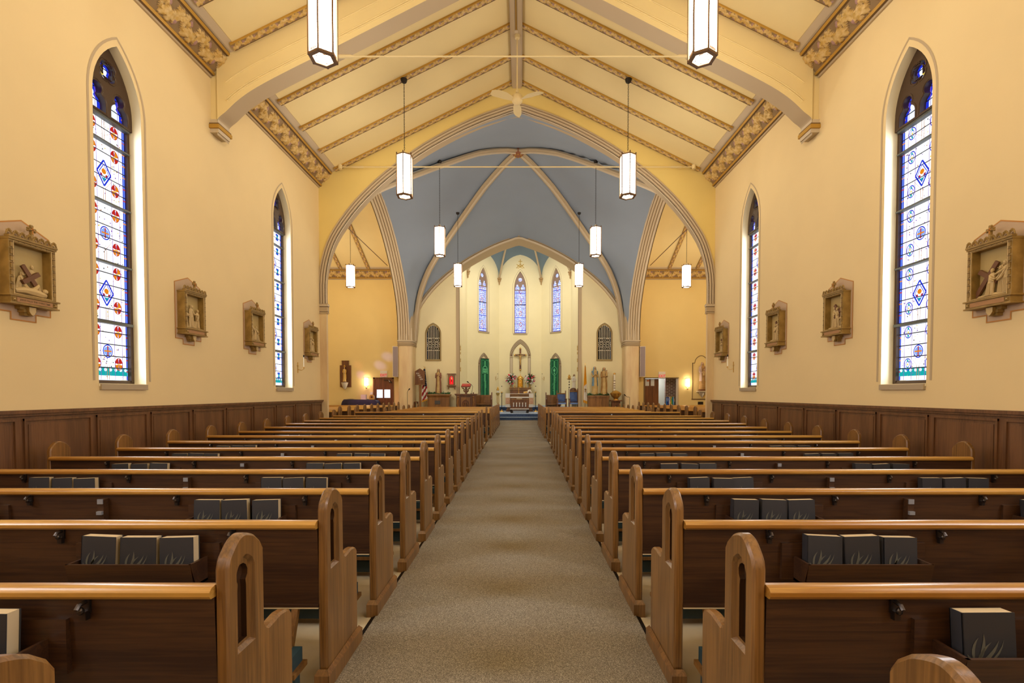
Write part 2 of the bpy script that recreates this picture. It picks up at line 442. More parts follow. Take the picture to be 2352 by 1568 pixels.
# nave walls with window openings ----------------------------------
WINY = (6.16, 10.33)
for side, sx in (('left', -1), ('right', 1)):
    m = M()
    holes = [[(u+y, v) for u, v in arch_loop(.365, 1.62, 5.10, .735, 9)] for y in WINY]
    outer = [(-6, 0), (12.2, 0), (12.2, 7.2), (-6, 7.2)]
    m.slab([outer]+holes, lambda u, v, d: (sx*(4.95+d), u, v), 0, .34, PL, PL, REVEAL)
    m.build('wall_'+side, kind='structure')
    # wainscot
    m = M(); X = lambda d: sx*(4.95-d)
    m.box(X(0), X(.03), -6, 12.2, 0, 1.31, WAINS)
    m.box(X(0), X(.075), -6, 12.2, 1.30, 1.335, WAINS); m.box(X(0), X(.055), -6, 12.2, 1.275, 1.30, WAINS)
    y = 4.87-.84*5
    while y < 12.1:
        a, b = y+.0, min(y+.77, 12.14)
        for (p, q, r, t) in ((a, b, 1.225, 1.25), (a, a+.022, .12, 1.25), (b-.022, b, .12, 1.25), (a, b, .12, .14)):
            m.box(X(.03), X(.048 if q-p > .1 else .0472), p, q, r, t, WAINS)
        m.box(X(.03), X(.036), a+.05, b-.05, .17, 1.19, WAINS)
        y += .84
    m.build('trim_1' if sx < 0 else 'trim_2', kind='structure', label='brown panelled wainscot along the %s nave wall' % side)
    # painted line round the windows
    for y0 in WINY:
        m = M()
        lp = arch_loop(.445, 1.66, 5.10, .85, 10); inn = arch_loop(.415, 1.66, 5.10, .82, 10)
        vs = [(sx*4.947, y0+u, v) for u, v in lp] + [(sx*4.947, y0+u, v) for u, v in inn]; n = len(lp)
        m.add(vs, [(i, i+1, n+i+1, n+i) for i in range(n-1)], MAUVE)
        m.build('trim_3', kind='structure')

# stained glass -----------------------------------------------------
def circ(c, r, n=14, a0=0, a1=2*PI, ry=None):
    return [(c[0]+r*math.cos(a0+(a1-a0)*i/n), c[1]+(ry or r)*math.sin(a0+(a1-a0)*i/n)) for i in range(n + (0 if abs(a1-a0-2*PI) < 1e-6 else 1))]
def glass_pattern(m, fn, hw, z0, zt, style, seed=0):
    """fn(u,v,d): d = height of the layer above the pane"""
    r = random.Random(seed)
    def rect(u0, u1, v0, v1, mt, d=.001):
        k = max(1, int((v1-v0)/.08)); vs = []
        for i in range(k+1): v = v0+(v1-v0)*i/k; vs += [fn(u0,v,d), fn(u1,v,d)]
        m.add(vs, [(2*i, 2*i+1, 2*i+3, 2*i+2) for i in range(k)], mt)
    def pl(lp, mt, d=.002): m.poly([lp], lambda u, v: fn(u, v, d), mt)
    def ring(c, R, w, mt, d=.003, n=16, ry=1.0):
        vs = [fn(c[0]+(R-w*k)*math.cos(2*PI*i/n), c[1]+ry*(R-w*k)*math.sin(2*PI*i/n), d) for i in range(n) for k in (0, 1)]
        m.add(vs, [(2*i, 2*i+1, (2*i+3) % (2*n), (2*i+2) % (2*n)) for i in range(n)], mt)
    def line(a, b, w, mt, d=.004):
        a = Vector(a); b = Vector(b); t = (b-a).normalized(); q = Vector((-t.y, t.x))*w/2
        m.add([fn(*(a+q), d), fn(*(b+q), d), fn(*(b-q), d), fn(*(a-q), d)], [(0,1,2,3)], mt)
    cols, mid = {'orange': ((G_RED, G_ORANGE), G_BLUE), 'blue': ((G_LBLUE, G_CLEAR2), G_BLUE), 'cyan': ((G_BLUE, G_TEAL), G_TEAL), 'red': ((G_RED, G_ORANGE), G_VIOLET)}[style]
    top = 5.05
    rect(-hw, hw, z0, zt, G_CLEAR, 0)
    for s in (-1, 1):
        rect(s*hw, s*(hw-.045), z0, zt, G_BLUE); rect(s*(hw-.017), s*(hw-.03), z0, zt, G_LBLUE, .002)
        v = z0+.1
        while v < zt: rect(s*hw, s*(hw-.045), v, v+.018, G_RED if r.random() < .5 else G_ORANGE, .002); v += .15
    rect(-hw+.02, hw-.02, z0+.05, z0+.16, G_TEAL, .0015)
    for i in range(8): pl(circ((-hw+.06+i*(2*hw-.12)/7, z0+.125), .022, 8), G_CLEAR2, .002)
    zb = [z0, 2.40, 3.15, 3.90, 4.65, top]
    for i in range(5):
        a, b = zb[i], zb[i+1]; h = b-a
        for s in (-1, 1):
            for fr in ((.28, .86) if h > .5 else (.5,)):
                c = (s*.165, a+h*fr)
                R = .060
                if style == 'blue':
                    ring(c, R, .010, G_BLUE, ry=1.35); ring((c[0], c[1]), R*.55, .008, G_BLUE, ry=1.3); pl(circ(c, .014, 6), G_YELLOW, .004)
                    for q in (-1, 1): pl(circ((c[0], c[1]+q*.05), .016, 6), G_TEAL, .0035)
                elif style == 'cyan':
                    rect(c[0]-.05, c[0]+.05, c[1]-.07, c[1]+.07, G_BLUE, .002); pl([(c[0],c[1]-.06),(c[0]+.03,c[1]),(c[0],c[1]+.06),(c[0]-.03,c[1])], G_TEAL, .003)
                    for q in (-1, 1): pl(circ((c[0]+q*.055, c[1]), .03, 8), G_CLEAR, .0035)
                else:
                    for k in range(4):
                        a0 = PI/4*0 + k*PI/2 + .16
                        pl([c] + [(c[0]+R*math.cos(a0+t*.42), c[1]+1.35*R*math.sin(a0+t*.42)) for t in range(4)], cols[(k+i) % 2] if i % 2 else cols[(k//2) % 2], .002)
                    ring(c, R, .007, G_RED, ry=1.35); rect(c[0]-.004, c[0]+.004, c[1]-.065, c[1]+.065, G_VIOLET, .003); pl(circ(c, .012, 6), G_YELLOW, .004)
        c = (0, a+h*.5)
        if h < .5: pass
        elif i in (0, 2, 4) and i != 4 or style == 'x':
            ring(c, .075, .013, G_BLUE, ry=1.15); pl(circ(c, .06, 12), G_LBLUE, .002)
            rect(-.008, .008, c[1]-.066, c[1]+.066, G_RED, .004); rect(-.055, .055, c[1]-.009, c[1]+.009, G_ORANGE, .005)
        else:
            V = [(0, c[1]-.16), (.1, c[1]), (0, c[1]+.16), (-.1, c[1])]
            for k in range(4): line(V[k], V[(k+1) % 4], .020, G_BLUE)
            V2 = [(0, c[1]-.11), (.07, c[1]), (0, c[1]+.11), (-.07, c[1])]
            for k in range(4): line(V2[k], V2[(k+1) % 4], .010, G_BLUE)
            pl(circ((0, c[1]+.02), .035, 8), G_ORANGE if style in ('orange', 'blue') else G_RED, .003)
            for q in (-1, 1): pl(circ((q*.04, c[1]-.03), .02, 6), G_RED, .003)
            pl([(0, c[1]-.1), (.03, c[1]-.06), (-.03, c[1]-.06)], G_TEAL, .003)
        # stem lines and scattered leaflets
        for q in (-.016, .016): line((q, a), (q, c[1]-.18 if h > .5 else b), .007, ORANGEL)
        for q in (-.04, .04): line((q, a+.02), (q, a+h*.26), .003, G_VIOLET)
        line((-.016, a+h*.25), (-.12, a+h*.42), .004, ORANGEL); line((.016, a+h*.25), (.12, a+h*.42), .004, ORANGEL)
        for k in range(int(60*h/.75)):
            p = (r.uniform(-hw+.06, hw-.06), r.uniform(a+.02, b-.02))
            pl(circ(p, r.uniform(.005, .011), 5), r.choice([G_YELLOW, ORANGEL, G_VIOLET, LEAD]), .0015)
    for u in (-.225, -.105, .105, .225): rect(u-.0035, u+.0035, z0, zt, G_VIOLET, .004)
    for c in (-.165, .165):
        pl(lobe_light(c, 4.99, .13, .078), G_BLUE, .0016); pl(lobe_light(c, 5.0, .085, .045), G_CLEAR2, .0022)
    pl(quatrefoil((0, 5.52), .06, .075), G_BLUE, .0016); pl(quatrefoil((0, 5.52), .045, .045), G_CLEAR2, .0022); pl(circ((0, 5.52), .03, 8), G_YELLOW, .003)
    v = z0+.15
    while v < zt-.05: line((-hw, v), (hw, v), .013, LEAD); v += .15

def lobe_light(c, zb, w, r1, n=6):
    """outline of a small light with a round trefoil head"""
    L = [(c-w, zb), (c+w, zb), (c+w, zb+.07)]
    L += circ((c+w*.25, zb+.10), w*.75, 5, -.1, PI*.36)
    L += circ((c, zb+.10+w*.8+r1*.75), r1, 8, -PI*.22, PI*1.22)
    L += circ((c-w*.25, zb+.10), w*.75, 5, PI*.64, PI+.1)
    L += [(c-w, zb+.07)]
    return L
def quatrefoil(c, R, r, n=5):
    L = []
    for k in range(4):
        a = PI/4 + k*PI/2
        L += circ((c[0]+R*math.cos(a), c[1]+R*math.sin(a)*1.15), r, n, a-PI*.5, a+PI*.5)
    return L
wn = 0
def nave_window(sx, y0, style, seed):
    global wn
    wn += 1
    w = thing('window_%d' % wn, None, None, (sx*4.95, y0, 1.62)); w['kind'] = 'structure'
    Z = 1.62
    F = lambda d: (lambda u, v, e=0: (sx*(d-e), u, v-Z))
    # glass 0.16 behind the wall face
    m = M(); hw = .33
    fn = lambda u, v, d: (sx*(.2-d), u, v-Z)
    glass_pattern(m, fn, hw, 1.68, 5.75, style, seed)
    # clip: keep the pane inside the arch
    lim = lambda z: .345 if z < 5.1 else max(0.0, math.sqrt(max(0, .8826**2-(z-5.1)**2))-.5376)
    for p in m.v: 
        u = p.y; L = lim(p.z+Z); p.y = max(-L, min(L, u))
    m.build('stained_glass', w)
    # tracery head plate and frame
    m = M()
    out = arch_loop(.365, 4.96, 5.10, .73, 10)
    out = [(u, v) for u, v in out]
    holes = [lobe_light(-.165, 4.99, .125, .072), lobe_light(.165, 4.99, .125, .072), quatrefoil((0, 5.52), .055, .068)]
    m.slab([out]+holes, lambda u, v, d: (sx*(.165+d), u, v-Z), -.045, .03, TRACERY)
    for h in holes:
        hh = loop_offset(h, -.018)
        m.tube([(sx*.125, u, v-Z) for u, v in hh], .012, TRACERY, 5, False, True)
    out2 = arch_loop(.365, 1.62, 5.10, .735, 10); inn2 = arch_loop(.325, 1.67, 5.10, .68, 10)
    n = len(out2)
    vs = [(sx*.16, u, v-Z) for u, v in out2] + [(sx*.16, u, v-Z) for u, v in inn2] + [(sx*.22, u, v-Z) for u, v in inn2]
    m.add(vs, [(i, (i+1) % n, n+(i+1) % n, n+i) for i in range(n)] + [(n+i, n+(i+1) % n, 2*n+(i+1) % n, 2*n+i) for i in range(n)], TRACERY)
    for s in (-1, 1): m.box(sx*.15, sx*.2, s*.345, s*.305, .03, .78, TRACERY)
    m.build('frame', w)
    for v, t in ((2.40, .034), (3.15, .02), (3.90, .02), (4.65, .016), (4.955, .045)):
        m = M(); m.box(sx*.13, sx*.2, -.335, .335, v-t/2-Z, v+t/2-Z, BAR); m.build('glazing_bar', w)
    m = M(); m.box(sx*-.03, sx*.16, -.36, .36, -.07, 0, SILL); m.box(sx*-.01, sx*.3, -.373, .373, -.03, .005, REVEAL)
    m.build('sill', w, label='stone coloured sill')
    # daylight through this window
    area('window_daylight', (sx*5.06, y0, 3.3), (0, sx*PI/2, 0), 3.2, 0.6, 21, (0.93, 0.96, 1.0))
nave_window(-1, 6.16, 'orange', 1); nave_window(-1, 10.33, 'cyan', 2)
nave_window(1, 6.16, 'blue', 3); nave_window(1, 10.33, 'red', 4)

# ceiling -----------------------------------------------------------
EAVE, RIDGE, XE = 7.05, 9.22, 4.46
def roof_z(x): return EAVE + (RIDGE-EAVE)*(XE-min(abs(x), XE))/XE
m = M()
for s in (-1, 1):
    m.add([(s*XE,-6,EAVE),(s*XE,12.2,EAVE),(0,12.2,RIDGE),(0,-6,RIDGE)], [(0,1,2,3)], PLC)
    m.add([(s*XE,-6,EAVE),(s*XE,12.2,EAVE),(s*5.3,12.2,EAVE+.25),(s*5.3,-6,EAVE+.25)], [(0,1,2,3)], PLC)
m.build('ceiling', kind='structure', label='cream sloped nave ceiling')
# wall behind the camera
m = M(); m.poly([[(-5.3,0),(5.3,0),(5.3,7.3),(0,9.4),(-5.3,7.3)]], lambda u, v: (u, -6, v), PL); m.build('wall_back', kind='structure')

def carved(m, o, U, V, Nn, L, W, P, D, nu, nv, plain=0.0):
    """carved vine frieze: o origin, U along, V across, Nn outwards"""
    o = Vector(o); U = Vector(U); V = Vector(V); Nn = Vector(Nn)
    K = max(2, int(L/P*nu)); vs = []; hs = []
    def H(u, v):
        a = (u/P) % 1.0; cell = int(u/P*2) ; t = v/W
        h = 0; kind = 0
        sc = .5 + .2*math.sin(2*PI*a)
        d = abs(t-sc)*W
        if d < .03*W/.4+.003: h = .5; kind = 1
        for k in range(-1, 3):
            uc = (k*.5+.25)*P; vc = W*(.5 + (.17 if k % 2 == 0 else -.17)); du = a*P-uc; dv = v-vc
            R = min(.31*P, .46*W); r = math.hypot(du, dv); th = math.atan2(dv, du)
            e = R*(.70+.30*math.cos(5*th+k))
            if r < e:
                q = .55+.45*(1-(r/e)**2) - (.25 if r > .15*R and abs(math.sin(2.5*th+k*.5)) < .18 else 0)
                if q > h: h = q; kind = 1
            uc = (k*.5)*P; vc = W*(.5 - (.24 if k % 2 else -.24)); du = a*P-uc; dv = v-vc; R2 = min(.20*P, .30*W); r = math.hypot(du, dv); th = math.atan2(dv, du)
            e = R2*(.72+.28*math.cos(4*th+k))
            if r < e:
                q = .35+.4*(1-(r/e)**2)
                if q > h: h = q; kind = 1
            uc = (k*.5)*P; vc = W*(.5 + (.24 if k % 2 else -.24)); du = a*P-uc; dv = v-vc; Rg = .085*P
            if math.hypot(du, dv*.8) < Rg:
                q = .35+.4*abs(math.sin(du*PI/(Rg*.5))*math.sin(dv*PI/(Rg*.5)))
                if q > h: h = q; kind = 2
        return h, kind
    for i in range(K+1):
        u = L*i/K
        for j in range(nv+1):
            h, k = H(u, W*j/nv)
            if j in (0, nv): h = 0
            vs.append(o + U*u + V*(W*j/nv) + Nn*(h*D)); hs.append(k)
    fa = {0: [], 1: [], 2: []}
    for i in range(K):
        for j in range(nv):
            q = (i*(nv+1)+j, i*(nv+1)+j+1, (i+1)*(nv+1)+j+1, (i+1)*(nv+1)+j)
            ks = [hs[x] for x in q]; k = 2 if ks.count(2) >= 2 else (1 if ks.count(1) >= 2 else 0)
            fa[k].append(q)
    m.add(vs, fa[0], ORN_BG, True); m.addf(fa[1], ORN); m.addf(fa[2], GRAPE)

def cornice(name, o, U, IN, L, lab):
    """o at the wall foot of the cornice (z 6.64); IN points into the room"""
    m = M(); o = Vector(o); U = Vector(U); IN = Vector(IN); Z = Vector((0,0,1))
    def strip(a, b, mt):
        m.add([o+IN*a[0]+Z*a[1], o+U*L+IN*a[0]+Z*a[1], o+U*L+IN*b[0]+Z*b[1], o+IN*b[0]+Z*b[1]], [(0,1,2,3)], mt)
    pr = [((0,-.03),(.03,-.03),MAUVE),((.03,-.03),(.035,.0),MAUVE),((.035,0),(.075,.0),GROOVE),((.075,0),(.09,.035),GOLD),((.09,.035),(.07,.06),GOLD)]
    pr2 = [((.285,.30),(.325,.30),GROOVE),((.325,.30),(.345,.335),GOLD),((.345,.335),(.335,.36),GROOVE),((.335,.36),(.37,.365),MAUVE2),((.37,.365),(.485,.405),MAUVE2),((.485,.405),(.49,.45),MAUVE2)]
    for a, b, mt in pr+pr2: strip(a, b, mt)
    a = Vector((0,0,0))+IN*.07+Z*.06; b = IN*.285+Z*.30; V = (b-a); W = V.length; V.normalize()
    n = V.cross(U).normalized()
    if n.dot(IN) < 0: n = -n
    carved(m, o+a, U, V, n, L, W, .42, .055, 26, 14)
    m.build(name, kind='structure', label=lab)
for i, (a, b) in enumerate([(-1.0, 7.99), (8.26, 12.2)]):
    cornice('trim_4', (-4.95, a, 6.65), (0,1,0), (1,0,0), b-a, 'carved vine cornice along the left nave wall')
    cornice('trim_5', (4.95, a, 6.65), (0,1,0), (-1,0,0), b-a, 'carved vine cornice along the right nave wall')

# rafters
def rafter(y, s, x1=XE+.05, lab=None):
    m = M(); ww = .15; dp = .035
    A = Vector((s*x1, y, roof_z(x1) - (x1-XE)*.2)); B = Vector((s*.11, y, roof_z(.11)))
    d = (B-A); L = d.length; d.normalize(); Y = Vector((0,1,0)); n = Y.cross(d); n = n if n.z < 0 else -n
    for k in (-1, 1):
        a = A + Y*(k*ww/2)
        m.add([a, a+d*L, a+d*L+n*dp, a+n*dp], [(0,1,2,3)], GOLD)
        a2 = a+n*dp; b2 = a2 - Y*(k*.010) + n*.008; c2 = a2 - Y*(k*.017)
        m.add([a2, a2+d*L, b2+d*L, b2], [(0,1,2,3)], GOLD); m.add([b2, b2+d*L, c2+d*L, c2], [(0,1,2,3)], GROOVE)
    carved(m, A - Y*(ww/2-.017) + n*dp, d, Y, n, L, ww-.034, .20, .018, 16, 8)
    m.add([A-Y*ww/2, A+Y*ww/2, A+Y*ww/2+n*dp, A-Y*ww/2+n*dp], [(0,1,2,3)], GOLD)
    m.build('trim_6', kind='structure', label=lab or 'carved gilt rafter on the nave ceiling')
for y in (6.10, 6.98, 7.86, 9.35, 10.26, 11.2, 12.1):
    for s in (-1, 1): rafter(y, s)
# ridge beam
m = M(); m.box(-.11, .11, -6, 12.19, 9.05, 9.25, MAUVE); m.box(-.13, .13, -6, 12.19, 9.10, 9.13, MAUVE2)
for s in (-1, 1): m.box(s*.022, s*.012, -6, 10.3, 9.045, 9.06, GROOVE)
m.box(-.01, .01, -6, 10.3, 9.046, 9.06, GOLD); m.box(-.035, .035, 10.25, 10.33, 9.035, 9.06, MAUVE2)
m.build('trim_7', kind='structure', label='ridge beam of the nave ceiling')

# truss arch
TR = [(4.83,5.80),(4.80,6.10),(4.70,6.26),(4.57,6.37),(4.42,6.48),(4.26,6.57),(4.05,6.68),(3.75,6.83),(3.38,7.0),(2.92,7.23),(1.45,7.96),(.0,8.68)]
m = M(); Y0, Y1 = 7.97, 8.28; TR = [(x*.984 if x < 4.7 else x, 1.51+(z-1.51)*.981) for x, z in TR]
def resample(p, k=4):
    q = [p[0]]+list(p)+[p[-1]]; out = []
    for i in range(1, len(q)-2):
        for j in range(k):
            t = j/k; out.append(tuple(0.5*(2*q[i][c]+(q[i+1][c]-q[i-1][c])*t+(2*q[i-1][c]-5*q[i][c]+4*q[i+1][c]-q[i+2][c])*t*t+(3*q[i][c]-q[i-1][c]-3*q[i+1][c]+q[i+2][c])*t**3) for c in (0, 1)))
    return out+[p[-1]]
TR = resample([(4.83,5.7),(4.826,5.93),(4.78,6.0),(4.69,6.07),(4.48,6.26),(4.18,6.46),(3.68,6.72),(2.86,7.12),(1.42,7.84),(0,8.55)], 4)
full = [(-x, z) for x, z in TR] + [(x, z) for x, z in TR[-2::-1]]
nn = normals2(full); n = len(full)
def top(x): return roof_z(x)+.02 if abs(x) < XE else 7.1
for k, (off, yo, mt) in enumerate([(0,0,None)]):
    pass
vs = []
for (x, z), (nx, nz) in zip(full, nn):
    if nz < 0: nx, nz = -nx, -nz
    vs += [(x, Y0, z), (x, Y1, z), (x, Y0, max(top(x), z+.05)), (x, Y1, max(top(x), z+.05))]
K = 4
m.add(vs, [(i*K, i*K+1, (i+1)*K+1, (i+1)*K) for i in range(n-1)], MAUVE, True)
m.addf([(i*K, i*K+2, (i+1)*K+2, (i+1)*K) for i in range(n-1)], PLC, False)
m.addf([(i*K+1, i*K+3, (i+1)*K+3, (i+1)*K+1) for i in range(n-1)], PLC, False)
for s in (-1, 1):   # wall stems and corbels
    m.box(s*4.95, s*4.835, Y0+.03, Y1-.03, 5.95, 7.1, PLC); m.box(s*4.95, s*4.82, Y0, Y1, 5.8, 5.95, MAUVE2)
    m.box(s*4.95, s*4.80, Y0-.02, Y1+.02, 5.86, 5.885, GROOVE); m.box(s*4.95, s*4.79, Y0-.03, Y1+.03, 5.80, 5.86, GOLD)
    m.box(s*4.95, s*4.81, Y0, Y1, 5.74, 5.80, MAUVE2)
# raised lines on the face
for off in (.10, .13, .34):
    pts = []
    for (x, z), (nx, nz) in zip(full, nn):
        if nz < 0: nx, nz = -nx, -nz
        p = (x+nx*off, z+nz*off)
        if p[1] < top(p[0])-.03 and abs(x) < 4.6 and abs(p[0]) < 4.7: pts.append((p[0], Y0-.004, p[1]))
    m.tube(pts, .011, PLC, 6)
m.build('trim_8', kind='structure', label='cream arched truss on moulded corbels across the nave')

# gable wall with the great arch --------------------------------------
AR = smooth_arch()
m = M()
loop = [(-4.97, 0)] + [(-4.78, 0)] + AR + [(4.78, 0), (4.97, 0), (4.97, 7.1), (XE, EAVE+.3), (0, RIDGE+.3), (-XE, EAVE+.3), (-4.97, 7.1)]
loop = [p for i, p in enumerate(loop) if i == 0 or (abs(p[0]-loop[i-1][0])+abs(p[1]-loop[i-1][1])) > 1e-6]
m.poly([loop], lambda u, v: (u, 12.2, v), PLG)
m.build('wall_front', kind='structure', label='pale yellow gable wall over the great arch')
NA = normals2([(u, z) for u, z in AR])
def outn(path, nrm, c=(0, 5)):
    out = []
    for (u, z), (a, b) in zip(path, nrm):
        if a*(u-c[0]) + b*(z-c[1]) < 0: a, b = -a, -b
        out.append((a, b))
    return out
NA = outn(AR, NA)
PROF = [(.20,0),(.20,.03),(.165,.045),(.155,.02),(.145,.02),(.135,.045),(.105,.045),(.095,.01),(.085,.01),(.075,.035),(.045,.035),(.035,0),(.025,0),(.015,.015),(0,0)]
PM = [MAUVE,MAUVE2,MAUVE,GROOVE,MAUVE,MAUVE2,MAUVE,GROOVE,MAUVE,MAUVE2,MAUVE,GROOVE,MAUVE,MAUVE2]
def band(name, path, nrm, mapf, D, prof, mts, lab):
    m = M()
    P = [mapf(u, z) for u, z in path]; N = [Vector(mapf(u+a, z+b)) - Vector(mapf(u, z)) for (u, z), (a, b) in zip(path, nrm)]
    m.sweep(P, N, D, prof, mts); return m
m = band('x', AR, NA, lambda u, z: (u, 12.2, z), (0,-1,0), PROF + [(0,-.08),(.3,-.55),(.3,-.8)], PM + [MAUVE,MAUVE,MAUVE], '')
m.build('trim_9', kind='structure', label='moulded great arch between the nave and the crossing')
for s in (-1, 1):   # responds of the great arch
    m = M()
    m.box(s*4.97, s*4.78, 12.19, 12.28, 0, 3.74, MARBLE); m.box(s*5.4, s*4.95, 12.28, 12.5, 0, 7, MARBLE); m.box(s*5.4, s*5.3, 12.5, 13.0, 0, 7, PL)
    for z0, z1, e, mt in ((3.50,3.53,.035,MAUVE),(3.53,3.545,.02,GROOVE),(3.545,3.66,.03,MAUVE),(3.66,3.675,.02,GROOVE),(3.675,3.72,.045,MAUVE2),(3.72,3.745,.03,MAUVE)):
        m.box(s*4.98, s*(4.78-e), 12.2-e, 12.28, z0, z1, mt)
    m.build('pillar', kind='structure', label='%s respond of the great arch' % ('left' if s < 0 else 'right'))

# far piers ------------------------------------------------------------
for s in (-1, 1):
    m = M(); cx, cyy = s*4.98, 21.62
    def sq(r0, n=4):   # rounded square plan
        out = []
        for k in range(4):
            for i in range(n+1):
                a = k*PI/2 + i*PI/2/n; ox = (r0-.12)*(1 if k in (0, 3) else -1); oy = (r0+.08-.12)*(1 if k in (0, 1) else -1)
                out.append((cx+ox+.12*math.cos(a), cyy+oy+.12*math.sin(a)))
        return out
    def stack(levels, mt):
        rows = [(sq(r), z) for r, z in levels]; n = len(rows[0][0])
        m.add([(x, y, z) for row, z in rows for x, y in row], [(i*n+k, i*n+(k+1) % n, (i+1)*n+(k+1) % n, (i+1)*n+k) for i in range(len(rows)-1) for k in range(n)], mt, True)
    stack([(.315,.1),(.315,3.6)], MARBLE)
    stack([(.33,3.57),(.36,3.59),(.36,3.62),(.335,3.63)], MAUVE); stack([(.335,3.63),(.335,3.645)], GROOVE)
    stack([(.345,3.645),(.36,3.68),(.345,3.72)], MAUVE); stack([(.335,3.72),(.335,3.735)], GROOVE); stack([(.35,3.735),(.375,3.77),(.375,3.80),(.34,3.82)], MAUVE2)
    stack([(.30,3.8),(.29,5.4)], MAUVE)
    # clustered shafts above the capital
    for k, (dx, dy) in enumerate(((-.27,-.34),(-.16,-.37),(-.05,-.38),(.06,-.38),(.17,-.37),(.27,-.34))):
        m.tube([(cx+dx, cyy+dy, 3.8), (cx+dx*.97, cyy+dy*.97, 4.35)], [.042, .03], MAUVE2 if k % 2 else MAUVE, 8)
    m.build('pillar', kind='structure', label='%s pier between the crossing and the sanctuary' % ('left' if s < 0 else 'right'))

# crossing side arches -----------------------------------------------
YC = 17.1
for s in (-1, 1):
    SA = [(u*4.12/4.78, z if z < 8.0 else z) for u, z in AR]
    SN = outn(SA, normals2(SA))
    pr = [(.05,.02),(0,.02),(0,-.04),(.018,-.05),(.018,-.065),(0,-.075),(-.012,-.11),(0,-.145),(.018,-.155),(.018,-.17),(0,-.18),(-.012,-.215),(0,-.25),(.018,-.26),(.018,-.275),(0,-.285),(-.012,-.32),(0,-.355),(.018,-.365),(.018,-.38),(0,-.39),(0,-.47),(.1,-.47),(.1,-.5),(.3,-.5)]
    mm = [MAUVE,MAUVE2,MAUVE,GROOVE,MAUVE,MAUVE2,MAUVE,MAUVE,GROOVE,MAUVE,MAUVE2,MAUVE,MAUVE,GROOVE,MAUVE,MAUVE2,MAUVE,MAUVE,GROOVE,MAUVE,MAUVE2,MAUVE,GOLD,PL]
    m = M(); P = [(s*(4.8+.42*max(0, -u/4.12)**1.5), YC+u, z) for u, z in SA]; N = [(0, a, b) for a, b in SN]
    m.sweep(P, N, (-s, 0, 0), pr, mm)
    m.build('trim_10', kind='structure', label='moulded side arch of the crossing on the %s' % ('left' if s < 0 else 'right'))
    m = M()   # spandrel wall over the side arch
    lp = [(-4.9, 3.7)] + [(-4.12, 3.7)] + SA + [(4.12, 3.7), (4.9, 3.7), (4.9, 9.6), (-4.9, 9.6)]
    lp = [p for i, p in enumerate(lp) if i == 0 or (abs(p[0]-lp[i-1][0])+abs(p[1]-lp[i-1][1])) > 1e-6]
    m.poly([lp], lambda u, v: (s*5.31, YC+u, v), PL)
    m.build('wall_crossing_'+('left' if s < 0 else 'right'), kind='structure')

# blue vault -----------------------------------------------------------
m = M(); G = 44; HX, HY = 4.8, 4.9
def vault_z(dx, dy):
    a, b = min(1, abs(dx)/HX), min(1, abs(dy)/HY)
    if a >= b:
        if a < 1e-6: return 10.0
        zr = rib_z(b); za = arch_z(min(4.78, b*HY/4.14*4.78)) if b*HY < 4.14 else 3.74
        t = (a-b)/max(1e-6, 1-b)
    else:
        zr = rib_z(a); za = arch_z(a*4.78); t = (b-a)/max(1e-6, 1-a)
    t0 = t; t = t**(1+1.6*max(0, min(a, b)-.35)/.65)
    return zr + (za-zr)*t + .25*math.sin(PI*t)*(1-max(0, (min(a, b)-.5))*2)*.6
def warp(t): return math.copysign(1-(1-abs(t))**1.6, t)
xs = [warp(-1+2*i/G)*HX for i in range(G+1)]; ysv = [YC+warp(-1+2*i/G)*HY for i in range(G+1)]
def widen(x, y):
    b = max(0, (YC-y)/HY); return x + math.copysign(.42*b**1.5*(abs(x)/HX)**3, x)
m.add([(widen(x, y), y, vault_z(x, y-YC)) for x in xs for y in ysv], [(i*(G+1)+j, i*(G+1)+j+1, (i+1)*(G+1)+j+1, (i+1)*(G+1)+j) for i in range(G) for j in range(G)], BLUE, True)
m.build('ceiling_crossing', kind='structure', label='blue groin vault over the crossing')
# ribs
for qx in (-1, 1):
    for qy in (-1, 1):
        m = M(); P = []
        for i in range(33):
            t = 1-(1-i/32)**1.5; c = 1-.022*t*t; P.append(Vector((widen(qx*t*HX*c, YC+qy*t*HY*c), YC+qy*t*HY*c, rib_z(t)-.05)))
        sd = Vector((qx*HX, qy*HY, 0)).normalized(); sd = Vector((-sd.y, sd.x, 0))
        m.tube([p + sd*.075 + Vector((0,0,-.02)) for p in P], .06, MAUVE, 6); m.tube([p - sd*.075 + Vector((0,0,-.02)) for p in P], .06, MAUVE, 6)
        m.tube([p + Vector((0,0,-.085)) for p in P], .045, MAUVE2, 8)
        m.build('trim_11', kind='structure', label='diagonal rib of the blue vault')
m = M(); m.lathe([(.0,9.76),(.13,9.77),(.19,9.82),(.21,9.90),(.17,10.02)], mat('boss_red_brown', (150, 92, 62), 0.6), 12, (0, YC, 0))
for k in range(8): m.ball((.12*math.cos(k*PI/4), YC+.12*math.sin(k*PI/4), 9.78), .03, GOLD, 6)
m.build('ceiling_boss', kind='structure', label='carved boss at the crown of the blue vault')

